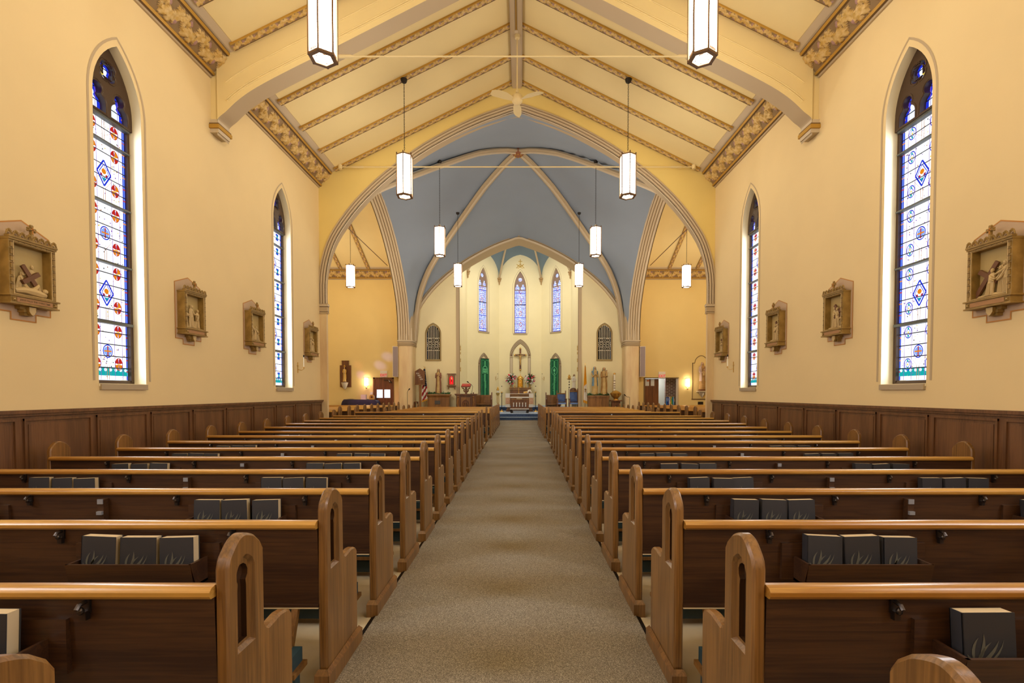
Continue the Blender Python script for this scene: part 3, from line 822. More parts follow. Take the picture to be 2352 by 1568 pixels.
# sanctuary front wall ------------------------------------------------
OX = 2.80
sub = [(u, z) for u, z in AR if abs(u) < OX]
op = [(-OX, .3), (-OX, arch_z(OX))] + sub + [(OX, arch_z(OX)), (OX, .3)]
out = [(-4.78, .3)] + [(-OX, .3), (-OX, arch_z(OX)-.04)] + [(u, z-.04) for u, z in sub] + [(OX, arch_z(OX)-.04), (OX, .3), (4.78, .3)] + [(u, z) for u, z in AR[::-1]]
m = M()
for s in (-1, 1):
    lp = [(s*OX, .3), (s*4.78, .3)] + [(s*u, z) for u, z in [(abs(a), b) for a, b in AR if a > OX-.0][::-1]] + [(s*OX, arch_z(OX)+.0)]
    pts = [(a, b) for a, b in AR if a > OX]; pts = pts[::-1]
    lp = [(s*OX, .3), (s*4.78, .3)] + [(s*a, b+.06) for a, b in pts] + [(s*OX, arch_z(OX)+.06)]
    g = arch_loop(.345, 2.99, 4.1, .60, 8, s*3.885)
    m.slab([lp, g], lambda u, v, d: (u, 22.0+d, v), 0, .25, PLA, PLA, PLA)
m.build('wall_sanctuary', kind='structure', label='cream wall either side of the sanctuary opening')
# wall rib of the vault along the front wall, and soffit of the opening
NF = outn(AR, normals2(AR))
m = band('x', AR, NF, lambda u, z: (u, 22.0, z), (0,-1,0), [(.12,0),(.12,.10),(.06,.16),(.035,.10),(.02,.10),(.0,.16),(-.07,.12),(-.07,0)], [MAUVE,MAUVE2,MAUVE,GROOVE,MAUVE,MAUVE2,MAUVE], '')
sf = [(-OX, arch_z(OX))]+sub+[(OX, arch_z(OX))]
vs = []
for u, z in sf: vs += [(u, 22.0, z), (u, 23.15, z)]
m.add(vs, [(2*i, 2*i+1, 2*i+3, 2*i+2) for i in range(len(sf)-1)], MAUVE, True)
m.build('trim_12', kind='structure', label='mauve arch over the sanctuary opening')
for s in (-1, 1):
    m = M(); m.box(s*2.84, s*2.70, 21.97, 22.02, .59, arch_z(OX)+.02, MAUVE); m.box(s*2.70, s*2.685, 21.98, 22.02, .59, arch_z(OX), GROOVE)
    m.box(s*2.84, s*2.80, 22.02, 23.15, .59, arch_z(OX), PLA)
    m.build('trim_13', kind='structure', label='jamb strip of the sanctuary opening')

# apse -------------------------------------------------------------------
AC = (.05, 27.8); ZS = 8.0
pts = [(-2.8, 23.15), (-2.8, 26.1), (-1.16, 27.8), (1.26, 27.8), (2.8, 26.3), (2.8, 23.15)]
BOSS = Vector((.05, 24.3, 10.7))
APW = {1: (.345, 4.92, 7.5, .96, 1.18), 2: (.345, 4.92, 7.45, 1.0, 1.16), 3: (.345, 4.92, 7.5, .96, .98)}
m = M(); mv = M(); mr = M()
for i in range(5):
    P0 = Vector((*pts[i], 0)); P1 = Vector((*pts[i+1], 0)); L = (P1-P0).length; U = (P1-P0)/L; Nn = Vector((U.y, -U.x, 0))
    if i == 0: zsp = [5.5, ZS]; 
    rise = 1.38 if 0 < i < 4 else 1.4
    hp = pointed(L/2, rise, 10)
    lp = [(0, .3), (L, .3)] + [(L/2+u, ZS+v) for u, v in hp[::-1]]
    lp = lp[:2] + lp[2:]
    loops = [lp]
    if i in APW:
        hw, z0, zs, rs, _ = APW[i]; loops.append(arch_loop(hw, z0, zs, rs, 9, L/2))
    m.slab(loops, lambda u, v, d: tuple(P0 + U*u - Nn*d + Vector((0,0,v))), 0, .3, PLA, PLA, REVEAL)
    T = 9; vs = []
    for u, v in hp:
        a = P0 + U*(L/2+u) + Vector((0,0,ZS+v))
        for k in range(T+1):
            t = k/T; g = 1-(1-t)**1.7
            vs.append((a.x+(BOSS.x-a.x)*t, a.y+(BOSS.y-a.y)*t, a.z+(BOSS.z-a.z)*g))
    mv.add(vs, [(a*(T+1)+k, a*(T+1)+k+1, (a+1)*(T+1)+k+1, (a+1)*(T+1)+k) for a in range(len(hp)-1) for k in range(T)], BLUE2, True)
for i in range(1, 5):
    a = Vector((*pts[i], ZS)); P = []
    for k in range(15):
        t = k/14; g = 1-(1-t)**1.7; P.append((a.x+(BOSS.x-a.x)*t, a.y+(BOSS.y-a.y)*t, a.z+(BOSS.z-a.z)*g-.02))
    mr.tube(P, .055, MAUVE, 6)
m.build('wall_apse', kind='structure', label='cream faceted apse wall'); mv.build('ceiling_apse', kind='structure', label='blue apse vault')
mr.build('trim_14', kind='structure', label='ribs of the apse vault')
for i in range(1, 5):
    m = M(); a = pts[i]; d = Vector((.05-a[0], 24.3-a[1])).normalized()*.07
    m.lathe([(.01,-.34),(.035,-.30),(.03,-.22),(.06,-.16),(.09,-.10),(.07,-.06),(.12,-.02),(.12,.04),(.08,.06)], mat('corbel_stone', (176, 144, 100), 0.7), 8, (a[0]+d.x, a[1]+d.y, ZS))
    m.build('trim_15', kind='structure', label='carved corbel under an apse rib')
# apse windows
def apse_window(P0, P1, spec, seed):
    global wn
    wn += 1
    P0 = Vector((*P0, 0)); P1 = Vector((*P1, 0)); L = (P1-P0).length; U = (P1-P0)/L; Nn = Vector((U.y, -U.x, 0))
    hw, z0, zs, rs, _ = spec; base = P0 + U*L/2 + Vector((0,0,z0))
    w = thing('window_%d' % wn, None, None, tuple(base)); w['kind'] = 'structure'
    fn = lambda u, v, d: tuple(U*u + Nn*(d-.16) + Vector((0,0,v-z0)))
    r = random.Random(seed); m = M(); zt = zs+rs-.08
    lim = lambda z: hw-.03 if z < zs else max(.0, (hw-.03)*(1-((z-zs)/(rs-.02))**1.7))
    m.poly([arch_loop(hw-.02, z0+.02, zs, rs-.05, 8)], lambda u, v: fn(u, v, 0), G_PALE)
    nv = int((zt-z0)/.054)
    for j in range(nv):
        v = z0+.03+j*.054; lm = lim(v+.03)
        if lm < .03: continue
        nu = 9
        for i in range(nu):
            u = -lm + 2*lm*i/nu
            edge = i < 1 or i >= nu-1
            q = r.random(); c = abs(i-4) < 2
            if edge: mt = G_BLUE if q < .75 else G_VIOLET
            elif c and (j//4) % 4 == 1 and q < .55: mt = G_RED if r.random() < .7 else G_YELLOW
            else:
                if q > .80: continue
                mt = r.choice([G_BLUE, G_LBLUE, G_TEAL, G_LBLUE, G_VIOLET, G_BLUE, LEAD, G_CLEAR, G_CLEAR, G_RED])
            k = 2*lm/nu
            a = (u+r.uniform(0,.3)*k, v+r.uniform(0,.012)); b = (u+k*r.uniform(.6,.9), v+r.uniform(.022,.046))
            m.add([fn(a[0],a[1],.002), fn(b[0],a[1]+.006*r.random(),.002), fn(b[0],b[1],.002), fn(a[0],b[1],.002)], [(0,1,2,3)], mt)
    for j in range(int((zs+.2-z0)/.108)):
        v = z0+.06+j*.108; m.add([fn(-lim(v),v,.0025),fn(lim(v),v,.0025),fn(lim(v),v+.012,.0025),fn(-lim(v),v+.012,.0025)], [(0,1,2,3)], G_BLUE)
    for j in range(4):
        v = z0+.5+j*.62
        for q in range(9):
            a = q*.7; m.add([fn(.07*math.cos(a),v+.11*math.sin(a),.0028),fn(.07*math.cos(a)+.045,v+.11*math.sin(a)+.01,.0028),fn(.07*math.cos(a)+.03,v+.11*math.sin(a)+.05,.0028),fn(.07*math.cos(a)-.01,v+.11*math.sin(a)+.035,.0028)], [(0,1,2,3)], G_RED if q % 3 else G_YELLOW)
    for u in (-.12, .12): m.add([fn(u-.005,z0,.0026),fn(u+.005,z0,.0026),fn(u+.005,zs-.1,.0026),fn(u-.005,zs-.1,.0026)], [(0,1,2,3)], G_BLUE)
    for u in (-.2, .2): m.add([fn(u-.006,z0,.003),fn(u+.006,z0,.003),fn(u+.006,zs-.1,.003),fn(u-.006,zs-.1,.003)], [(0,1,2,3)], LEAD)
    for k, v in enumerate([z0+.03, z0+.17, z0+.9, z0+1.62, z0+2.3]):
        t = .03 if k != 3 else .045
        m.add([fn(-hw,v,.004),fn(hw,v,.004),fn(hw,v+t,.004),fn(-hw,v+t,.004)], [(0,1,2,3)], G_BLUE if k != 3 else LEAD)
    m.build('stained_glass', w)
    m = M(); zb = zs-.08
    outl = arch_loop(hw, zb, zs, rs, 9)
    hs = [lobe_light(-.16, zb+.05, .12, .06), lobe_light(.16, zb+.05, .12, .06), circ((0, zb+.62), .11, 14)]
    m.slab([outl]+hs, lambda u, v, d: fn(u, v, d), .02, .06, TRACERY2)
    o2 = arch_loop(hw, z0, zs, rs, 9); i2 = arch_loop(hw-.035, z0+.035, zs, rs-.06, 9); n = len(o2)
    m.add([fn(u,v,.05) for u,v in o2]+[fn(u,v,.05) for u,v in i2], [(i,(i+1)%n,n+(i+1)%n,n+i) for i in range(n)], TRACERY2)
    m.build('frame', w)
    m = M(); m.T = Matrix.Translation((0,0,0)); 
    c = [U*a + Nn*b + Vector((0,0,z)) for z in (-.07, 0) for a, b in ((-hw-.06,-.2),(hw+.06,-.2),(hw+.06,.04),(-hw-.06,.04))]
    m.add(c, [(0,1,2,3),(7,6,5,4),(0,1,5,4),(1,2,6,5),(2,3,7,6),(3,0,4,7)], SILL); m.build('sill', w)
    m = M()
    a = arch_loop(hw+.10, z0-.02, zs, rs+.13, 9); b = arch_loop(hw+.08, z0-.02, zs, rs+.105, 9); n = len(a)
    m.add([fn(u,v,.163) for u,v in a]+[fn(u,v,.163) for u,v in b], [(i,i+1,n+i+1,n+i) for i in range(n-1)], MAUVE)
    m.build('painted_outline', w)
for i in (1, 2, 3): apse_window(pts[i], pts[i+1], APW[i], 20+i)

# transepts ---------------------------------------------------------------
def tz(y): return EAVE + (RIDGE-EAVE)*(4.46-min(4.46, abs(y-YC)))/4.46
for side, s in (('left', -1), ('right', 1)):
    m = M()
    if s < 0: hole = [(5.74, .13), (6.56, .13), (6.56, 2.17), (5.74, 2.17)]
    else: hole = [(5.70, .13), (7.24, .13), (7.24, 2.17), (5.70, 2.17)]
    outl = [(4.9, 0), (10, 0), (10, 7.2), (4.9, 7.2)]
    if s < 0: lps = [outl, [(p[0], p[1]) for p in hole]]
    else: lps = [outl, hole]
    m.slab(lps, lambda u, v, d: (s*u, 22.0+d, v), 0, .2, PLT, PLT, PLT)
    m.poly([[(12.9,0),(22,0),(22,7.3),(17.1,9.5),(12.9,7.3)]], lambda u, v: (s*10, u, v), PL)
    m.poly([[(5.36,0),(10,0),(10,7.2),(5.36,7.2)]], lambda u, v: (s*u, 13.0, v), PL)
    m.build('wall_transept_'+side, kind='structure')
    m = M()
    for q in (-1, 1):
        m.add([(s*5.3, YC+q*4.46, EAVE), (s*10, YC+q*4.46, EAVE), (s*10, YC, RIDGE), (s*5.3, YC, RIDGE)], [(0,1,2,3)], PLC)
    m.build('ceiling_transept', kind='structure', label='%s transept ceiling' % side)
    cornice('trim_16', (s*5.3, 22.0, 6.65), (s,0,0), (0,-1,0), 4.7, 'carved vine cornice in the %s transept' % side)
    for x in (5.42, 6.67, 7.9, 9.1):
        m = M(); A = Vector((s*x, YC+4.5, EAVE)); B = Vector((s*x, YC+.1, RIDGE-.03)); d = (B-A); L = d.length; d.normalize()
        X = Vector((1,0,0)); n = X.cross(d); n = n if n.z < 0 else -n
        for k in (-1, 1):
            a = A + X*(k*.075); m.add([a, a+d*L, a+d*L+n*.06, a+n*.06], [(0,1,2,3)], GROOVE)
            m.add([a+n*.06, a+d*L+n*.06, a+d*L+n*.06-X*(k*.02), a+n*.06-X*(k*.02)], [(0,1,2,3)], GOLD)
        carved(m, A - X*.055 + n*.06, d, X, n, L, .11, .30, .018, 16, 5)
        m.build('trim_17', kind='structure', label='carved rafter in the %s transept' % side)
# ================================================================= PEWS
PROFILE = [(0,0),(.45,0),(.45,.57),(.435,.59),(.40,.605),(.35,.612),(.30,.606),(.262,.602),(.242,.612),(.23,.63),(.228,.925),(.21,.955),(.175,.985),(.135,1.004),(.10,1.012),(.065,1.002),(.03,.972),(.008,.945),(0,.915)]
NICHE = [(.05,.602),(.164,.602),(.164,.885),(.150,.912),(.126,.930),(.107,.936),(.088,.930),(.064,.912),(.05,.885)]
def refine(p, i0, i1, k=3):
    out = list(p[:i0])
    for i in range(i0, i1):
        a, b, c, d = p[i-1], p[i], p[i+1], p[(i+2) % len(p)]
        for j in range(k):
            t = j/k; out.append(tuple(0.5*(2*b[q]+(c[q]-a[q])*t+(2*a[q]-5*b[q]+4*c[q]-d[q])*t*t+(3*b[q]-a[q]-3*c[q]+d[q])*t**3) for q in (0, 1)))
    return out + list(p[i1:])
PROFILE = refine(PROFILE, 12, 17)
def slot():
    return [(.080,.625),(.134,.625),(.134,.815)] + circ((.107,.865), .037, 9, -PI*.28, PI*1.28) + [(.080,.815)]
STEEL = mat('pale_steel', (190, 196, 210), .35, metal=.6)
def end_panel(m, x, out, fine=True, th=.046):
    """x: outer face, out: direction of the outward normal"""
    bev = .009
    P = PROFILE; Pi = loop_offset(P, bev)
    if fine:
        N2 = loop_offset(NICHE, .012); S = slot()
        face = lambda d: (lambda u, v: (x - out*d, u, v))
        m.poly([Pi, NICHE], face(0), OAKV)
        n = len(NICHE)
        m.add([(x, u, v) for u, v in NICHE] + [(x-out*.016, u, v) for u, v in N2], [(i, (i+1)%n, n+(i+1)%n, n+i) for i in range(n)], OAKV)
        m.poly([N2, S], face(.016), OAKV)
        k = len(S)
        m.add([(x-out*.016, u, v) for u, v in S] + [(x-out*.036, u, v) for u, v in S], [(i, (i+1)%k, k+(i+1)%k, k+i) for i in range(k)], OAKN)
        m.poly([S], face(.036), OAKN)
    else:
        m.poly([Pi], lambda u, v: (x, u, v), OAKV)
    n = len(P)
    rings = [[(x, u, v) for u, v in Pi], [(x-out*bev, u, v) for u, v in P], [(x-out*(th-bev), u, v) for u, v in P], [(x-out*th, u, v) for u, v in Pi]]
    vs = [p for r in rings for p in r]
    m.add(vs, [(a*n+i, a*n+(i+1)%n, (a+1)*n+(i+1)%n, (a+1)*n+i) for a in range(3) for i in range(n)], OAKV)
    m.poly([Pi], lambda u, v: (x-out*th, u, v), OAKV, True)
def plinth(m, x, out, th=.046):
    a, b = x+out*.018, x-out*(th+.012)
    m.box(a, b, -.03, .48, 0, .085, OAKV)
    c, d = x+out*.002, x-out*(th+.0)
    m.add([(a,-.03,.085),(a,.48,.085),(c,.46,.11),(c,-.01,.11)], [(0,1,2,3)], OAKV)
    m.add([(b,-.03,.085),(a,-.03,.085),(c,-.01,.11),(d,-.01,.11)], [(0,1,2,3)], OAKV)
def make_pew(L, sgn, detail=2, zs=1.0):
    """sgn: +1 when the aisle is on the -x side of the pew (right block)"""
    t = bpy.data.objects.new('pew', None); COL.objects.link(t); t.empty_display_size = .1
    h = L/2
    for s in (-1, 1):
        m = M(); end_panel(m, s*h, s, detail > 0); e = m.build('end_panel', t)
        m = M(); plinth(m, s*h, s); m.build('plinth', e)
    i = h-.046
    m = M()   # backrest leaning a little
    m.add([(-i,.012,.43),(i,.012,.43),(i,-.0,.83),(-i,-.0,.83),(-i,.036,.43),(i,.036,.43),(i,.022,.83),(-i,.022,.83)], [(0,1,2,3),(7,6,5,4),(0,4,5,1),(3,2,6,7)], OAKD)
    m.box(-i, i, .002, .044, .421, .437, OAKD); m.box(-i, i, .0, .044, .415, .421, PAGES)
    m.build('backrest', t)
    m = M(); pr = [(-.018,.826),(-.026,.836),(-.026,.85),(-.016,.861),(.005,.865),(.03,.863),(.045,.853),(.045,.832),(.03,.824)]
    n = len(pr); m.add([(-i,a,b) for a,b in pr]+[(i,a,b) for a,b in pr], [(k,(k+1)%n,n+(k+1)%n,n+k) for k in range(n)]+[tuple(range(n))[::-1], tuple(range(n, 2*n))], OAK, True); m.build('top_rail', t)
    m = M(); m.add([(-i,.03,.415),(i,.03,.415),(i,.43,.445),(-i,.43,.445),(-i,.03,.44),(i,.03,.44),(i,.44,.468),(-i,.44,.468)], [(0,1,2,3),(7,6,5,4),(0,4,5,1),(3,2,6,7)], OAK); m.build('seat', t)
    if detail > 0:
        ct = 2.795   # centre of the nave pews; fittings are placed by their distance from the aisle
        X = lambda ax: sgn*(ax - ct)
        k = M(); k.box(-i+.06, i-.06, -.17, -.05, .18, .25, TEAL); k.box(-i+.04, i-.04, -.18, -.04, .155, .18, OAKV); k.box(-i+.06, i-.06, -.13, -.08, .04, .13, TEAL)
        kn = k.build('kneeler', t)
        for q in (-1, -.33, .33, 1):
            k = M(); k.box(q*(i-.12)-.02, q*(i-.12)+.02, -.15, -.09, 0.0, .16, OAKV); k.bar((q*(i-.12), -.1, .13), (q*(i-.12), .02, .42), .03, .03, OAKV); k.build('kneeler_leg', kn)
    if detail > 1:
        for ax in (1.775, 3.705):
            m = M(); c = X(ax); w = .30
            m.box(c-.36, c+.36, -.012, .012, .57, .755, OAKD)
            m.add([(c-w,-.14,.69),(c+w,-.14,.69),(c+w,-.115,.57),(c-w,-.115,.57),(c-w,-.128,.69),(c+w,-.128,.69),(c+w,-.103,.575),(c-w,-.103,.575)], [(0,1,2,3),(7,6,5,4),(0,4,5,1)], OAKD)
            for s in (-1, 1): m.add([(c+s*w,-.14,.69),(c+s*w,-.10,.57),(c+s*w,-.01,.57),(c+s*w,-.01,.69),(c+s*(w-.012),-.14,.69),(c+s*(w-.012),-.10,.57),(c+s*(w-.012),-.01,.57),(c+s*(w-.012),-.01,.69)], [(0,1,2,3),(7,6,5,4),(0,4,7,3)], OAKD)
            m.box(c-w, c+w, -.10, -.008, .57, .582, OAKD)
            m.build('book_rack', t)
        for ax in (1.35, 2.21, 3.2, 4.08):
            m = M(); c = X(ax)
            m.box(c-.012, c+.012, -.008, .0, .775, .825, CHROME); m.tube([(c,-.006,.815),(c,-.035,.812),(c,-.045,.80)], .007, CHROME, 6)
            m.ball((c,-.028,.79), .010, CHROME, 8, 1, 1, 1.3); m.box(c-.01, c+.01, -.022, -.004, .755, .785, CHROME)
            m.build('hat_clip', t)
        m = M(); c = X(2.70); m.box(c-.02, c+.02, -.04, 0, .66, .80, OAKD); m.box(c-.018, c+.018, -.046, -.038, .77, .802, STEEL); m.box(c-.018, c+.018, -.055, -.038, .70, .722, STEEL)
        m.build('card_holder', t)
    return t
PEWN = {}
def place_pew(proto, first, x, y, z, zs, label, group):
    if first: o = proto
    else: o = copy_tree(proto)
    o.location = (x, y, z); o.scale = (1, 1, zs)
    tag(o, label, 'pew', group)
    return o
def blk(s): return 'left' if s < 0 else 'right'
for s in (-1, 1):
    p = make_pew(3.83, s, 2); kids_of(p)
    for k in range(-1, 15):
        if k == 14: lab = 'oak pew standing alone after the gap, behind the front block, %s of the aisle' % blk(s); y = 13.905
        else:
            y = 1.605+.82*k
            lab = ('oak pew cut off at the bottom edge of the photo, %s of the aisle' % blk(s)) if k < 0 else 'oak pew with arched end panel, %s row from the camera, %s of the aisle' % ({0:'nearest full'}.get(k, ORD[k]), blk(s))
        place_pew(p, k == -1, s*2.795, y, fz(y), 1.0, lab, 'oak pews in the %s nave block' % blk(s))
    p = make_pew(3.5, s, 1); kids_of(p)
    for k in range(8):
        y = 14.725+.82*k
        place_pew(p, k == 0, s*2.57, y, .12, .925, 'oak pew in the block before the altar, %s from its back, %s of the aisle' % (ORD[k], blk(s)), 'oak pews before the altar, %s block' % blk(s))
    p = make_pew(3.4, s, 0); kids_of(p)
    for k in range(10):
        y = 14.1+.755*k
        place_pew(p, k == 0, s*6.9, y, .13, .985, 'oak pew in the %s transept, %s row from its back' % (blk(s), ORD[k]), 'oak pews in the %s transept' % blk(s))

# hymnals ------------------------------------------------------------------
def make_book(seed):
    r = random.Random(seed)
    t = bpy.data.objects.new('hymnal', None); COL.objects.link(t); t.empty_display_size = .05
    W, H, D = .170, .215, .046
    m = M(); m.box(-W/2, W/2, -D/2, -D/2+.003, 0, H, BOOKC); m.box(-W/2, W/2, D/2-.003, D/2, 0, H, BOOKC); m.box(-W/2, -W/2+.004, -D/2, D/2, 0, H, BOOKC)
    y = -D/2-.0012
    def blade(p, ang, ln, wd, bend):
        L, R = [], []
        for i in range(7):
            q = i/6; a = ang+bend*q; px = p[0]+ln*q*math.cos(ang+bend*q*.5); pz = p[1]+ln*q*math.sin(ang+bend*q*.5)
            ww = wd*math.sin(PI*min(1, q*.92+.08)); nx, nz = -math.sin(a), math.cos(a)
            L.append((px+nx*ww, pz+nz*ww)); R.append((px-nx*ww, pz-nz*ww))
        vs = [(min(W/2-.004, max(-W/2+.004, a)), y, min(H-.01, max(.01, b))) for a, b in L+R]
        m.add(vs, [(i, i+1, 7+i+1, 7+i) for i in range(6)], BOOKL)
    bx, bz = -.045, .045
    for ang, ln, wd, be in ((.35,.11,.006,.9),(.9,.10,.006,.8),(1.5,.10,.005,-.9),(2.0,.08,.005,-1.2),(.1,.10,.007,.5),(2.6,.05,.006,-.6),(.05,.12,.004,1.4)):
        blade((bx+r.uniform(-.004,.004), bz+r.uniform(-.01,.02)), ang, ln, wd, be)
    m.build('cover', t)
    m = M(); m.box(-W/2+.004, W/2-.004, -D/2+.003, D/2-.003, 0.004, H-.0005, PAGES); m.build('page_block', t)
    return t
book = make_book(3); kids_of(book); nb = 0
POS = ['aisle-side', 'middle', 'wall-side']
for s in (-1, 1):
    for k in range(0, 9):
        for ri, ax0 in enumerate((1.775, 3.705)):
            if k == 0 and ri == 1 or k == 1 and ri == 1: continue
            for j in range(3):
                if k == 0 and j != (0 if s < 0 else 0): continue
                ax = ax0 + (j-1)*.188 + rnd.uniform(-.012, .012)
                if k == 0: ax = 1.60 if s > 0 else 1.62
                c = book if nb == 0 else copy_tree(book); nb += 1
                y = 1.605+.82*k
                c.location = (s*ax, y-.066+rnd.uniform(-.004,.004), fz(y)+.59+rnd.uniform(-.004,.004)); 
                c.rotation_euler = (-math.radians(rnd.uniform(2, 5)), math.radians(rnd.uniform(-2.5, 2.5)), math.radians(rnd.uniform(-3, 3)))
                rk = 'rack nearer the aisle' if ri == 0 else 'rack nearer the wall'
                tag(c, '%s dark hymnal in the %s, %s pew row, %s block' % (POS[j], rk, {0:'nearest full'}.get(k, ORD[k]), blk(s)), 'book', 'dark hymnals in the pew racks')
                if k == 0: c['label'] = 'dark hymnal leaning in the rack of the nearest full pew, %s block' % blk(s)

# ================================================================= LANTERNS
def hexa(r, z, a0=PI/6): return [(r*math.cos(a0+k*PI/3), r*math.sin(a0+k*PI/3), z) for k in range(6)]
def make_lantern():
    """origin at the centre of the bottom"""
    t = bpy.data.objects.new('hanging_lantern', None); COL.objects.link(t); t.empty_display_size = .1
    R, H = .168, .84
    m = M()
    for k in range(6):
        a = hexa(R-.012, .03)[k]; b = hexa(R-.012, .03)[(k+1) % 6]
        m.add([a, b, (b[0],b[1],H), (a[0],a[1],H)], [(0,1,2,3)], LGLASS)
    m.add(hexa(R-.03, .012), [(0,1,2,3,4,5)], LGLASS)
    m.add(hexa(R-.03, H-.005), [(0,1,2,3,4,5)], LGLASS)
    m.build('glass_panel', t)
    m = M()
    for z, e in ((.015, .030), (H, .022)):
        o = hexa(R+.006, z-e/2); i = hexa(R-.045, z-e/2); o2 = hexa(R+.006, z+e/2); i2 = hexa(R-.045, z+e/2)
        n = 6; m.add(o+i+o2+i2, [(k,(k+1)%n,n+(k+1)%n,n+k) for k in range(6)]+[(2*n+k,2*n+(k+1)%n,3*n+(k+1)%n,3*n+k) for k in range(6)]+[(k,(k+1)%n,2*n+(k+1)%n,2*n+k) for k in range(6)]+[(n+k,n+(k+1)%n,3*n+(k+1)%n,3*n+k) for k in range(6)], BRONZE)
    for p in hexa(R, 0): m.tube([(p[0],p[1],0),(p[0],p[1],H+.035)], .0125, BRONZE, 5)
    for p in hexa(R, H+.035): m.ball(p, .013, BRONZE, 6)
    for k in range(6):   # small dentil strip at the foot of the glass
        a = Vector(hexa(R-.004, 0)[k]); b = Vector(hexa(R-.004, 0)[(k+1)%6])
        for q in range(9):
            p = a+(b-a)*(.2+.6*q/8); m.box(p.x-.003, p.x+.003, p.y-.003, p.y+.003, .04, .075, BRONZE)
    m.build('frame', t)
    m = M(); m.tube(circ3((0,0,.008), .09), .004, BRONZE, 5, False, True)
    for k in range(5):
        a = 2*PI*k/5; m.tube([(.02*math.cos(a),.02*math.sin(a),.008),(.06*math.cos(a+.4),.06*math.sin(a+.4),.008),(.085*math.cos(a+.1),.085*math.sin(a+.1),.008)], .004, BRONZE, 5)
    m.build('bottom_grille', t)
    m = M(); m.lathe([(.10,H),(.085,H+.02),(.05,H+.035),(.055,H+.05),(.045,H+.07),(.015,H+.085),(.01,H+.10)], mat('lantern_cap', (225, 214, 190), 0.4), 12); m.build('cap', t)
    return t
def circ3(c, r, n=16): return [(c[0]+r*math.cos(2*PI*i/n), c[1]+r*math.sin(2*PI*i/n), c[2]) for i in range(n)]
lan = make_lantern(); kids_of(lan)
lamps = [(x*2.33, y, zb, zc, 'lantern hanging %s of the aisle, %s' % (blk(x), lab)) for x in (-1, 1) for y, zb, zc, lab in
         ((-2.2, 5.6, 8.02, 'behind the camera'), (1.9, 5.6, 8.02, 'above the camera'), (6.05, 5.6, 8.02, 'nearest and largest in view'), (10.22, 5.6, 8.02, 'in front of the great arch'),  # first two per side are unseen, added to light the near pews
          (14.6, 5.6, 8.42, 'under the near half of the blue vault'), (18.75, 5.6, 8.42, 'under the far half of the blue vault'))]
lamps += [(s*6.52, 18.9, 5.6, 8.25, 'lantern hanging in the %s transept' % blk(s)) for s in (-1, 1)]
for i, (x, y, zb, zc, lab) in enumerate(lamps):
    o = lan if i == 0 else copy_tree(lan)
    o.location = (x, y, zb); tag(o, 'hexagonal glowing ' + lab, 'lamp', 'hexagonal hanging lanterns'); o.rotation_euler = (0, 0, 0.05)
    L = zc-zb
    m = M(); m.lathe([(.0,L-.07),(.05,L-.065),(.065,L-.03),(.07,L)], IRON, 12); m.build('ceiling_rose', o)
    m = M(); z = .95; k = 0
    while z < L-.06:
        e = min(z+.042, L-.05); 
        if k % 2: m.tube([(-.008,0,z),(-.010,0,z+.02),(-.004,0,e),(.004,0,e),(.010,0,z+.02),(.008,0,z)], .0035, IRON, 4, False, True)
        else: m.tube([(0,-.008,z),(0,-.010,z+.02),(0,-.004,e),(0,.004,e),(0,.010,z+.02),(0,.008,z)], .0035, IRON, 4, False, True)
        z += .036; k += 1
    m.build('chain', o)

# sconces --------------------------------------------------------------------
for s, cx in ((-1, -6.905), (1, 7.64)):
    z0 = 1.83 if s < 0 else 1.79
    t = thing('wall_sconce', 'glowing half-round wall sconce with brass frame in the %s transept' % blk(s), 'lamp', (cx, 22.0, z0), group='transept wall sconces')
    m = M(); m.lathe([(.085,0),(.085,.36)], SGLASS, 12, (0,-.10,0)); m.build('glass_shade', t)
    m = M()
    for k in range(5):
        a = PI+PI*k/4; m.tube([(.12*math.cos(a), -.03+.14*math.sin(a), -.02),(.12*math.cos(a), -.03+.14*math.sin(a), .38)], .007, BRASS, 5)
    for z in (.0, .36): m.tube([(.12*math.cos(PI+PI*k/8), -.03+.14*math.sin(PI+PI*k/8), z) for k in range(9)], .009, BRASS, 5)
    m.box(-.07, .07, -.02, 0, -.02, .38, BRASS); m.build('frame', t)
    m = M(); m.lathe([(.01,-.13),(.04,-.11),(.05,-.08),(.03,-.05),(.012,-.03),(.012,0)], BRASS, 12, (0,-.08,0)); m.build('finial', t)

# ceiling fan, tie rods --------------------------------------------------------
t = thing('ceiling_fan', 'cream three-bladed ceiling fan on a long rod before the gable wall', 'fan', (.02, 10.4, 7.72))
m = M(); m.tube([(0,0,.1),(0,0,1.3)], .014, CREAMFAN, 8); m.lathe([(.0,1.24),(.05,1.26),(.055,1.33)], CREAMFAN, 10); m.build('down_rod', t)
m = M(); m.lathe([(.02,-.12),(.07,-.10),(.11,-.05),(.12,.0),(.11,.06),(.06,.10),(.03,.13),(.035,.17),(.015,.19)], CREAMFAN, 16); m.build('motor', t)
for a in (90, 207, 333):
    m = M(); a = math.radians(a); d = Vector((math.cos(a), math.sin(a), 0)); q = Vector((-d.y, d.x, 0)); vs = []
    for i in range(9):
        r = .10+.50*i/8; wd = (.04+.05*min(1, i/3))*(1 if i < 7 else (.85 if i == 7 else .45)); z = -.02+.02*math.sin(i/8*PI)
        vs += [d*r+q*wd+Vector((0,0,z+.018)), d*r-q*wd+Vector((0,0,z-.018)), d*r-q*wd+Vector((0,0,z-.026)), d*r+q*wd+Vector((0,0,z+.010))]
    m.add(vs, [(i*4+k, i*4+(k+1)%4, (i+1)*4+(k+1)%4, (i+1)*4+k) for i in range(8) for k in range(4)] + [(0,1,2,3),(35,34,33,32)], CREAMFAN); m.build('blade', t)
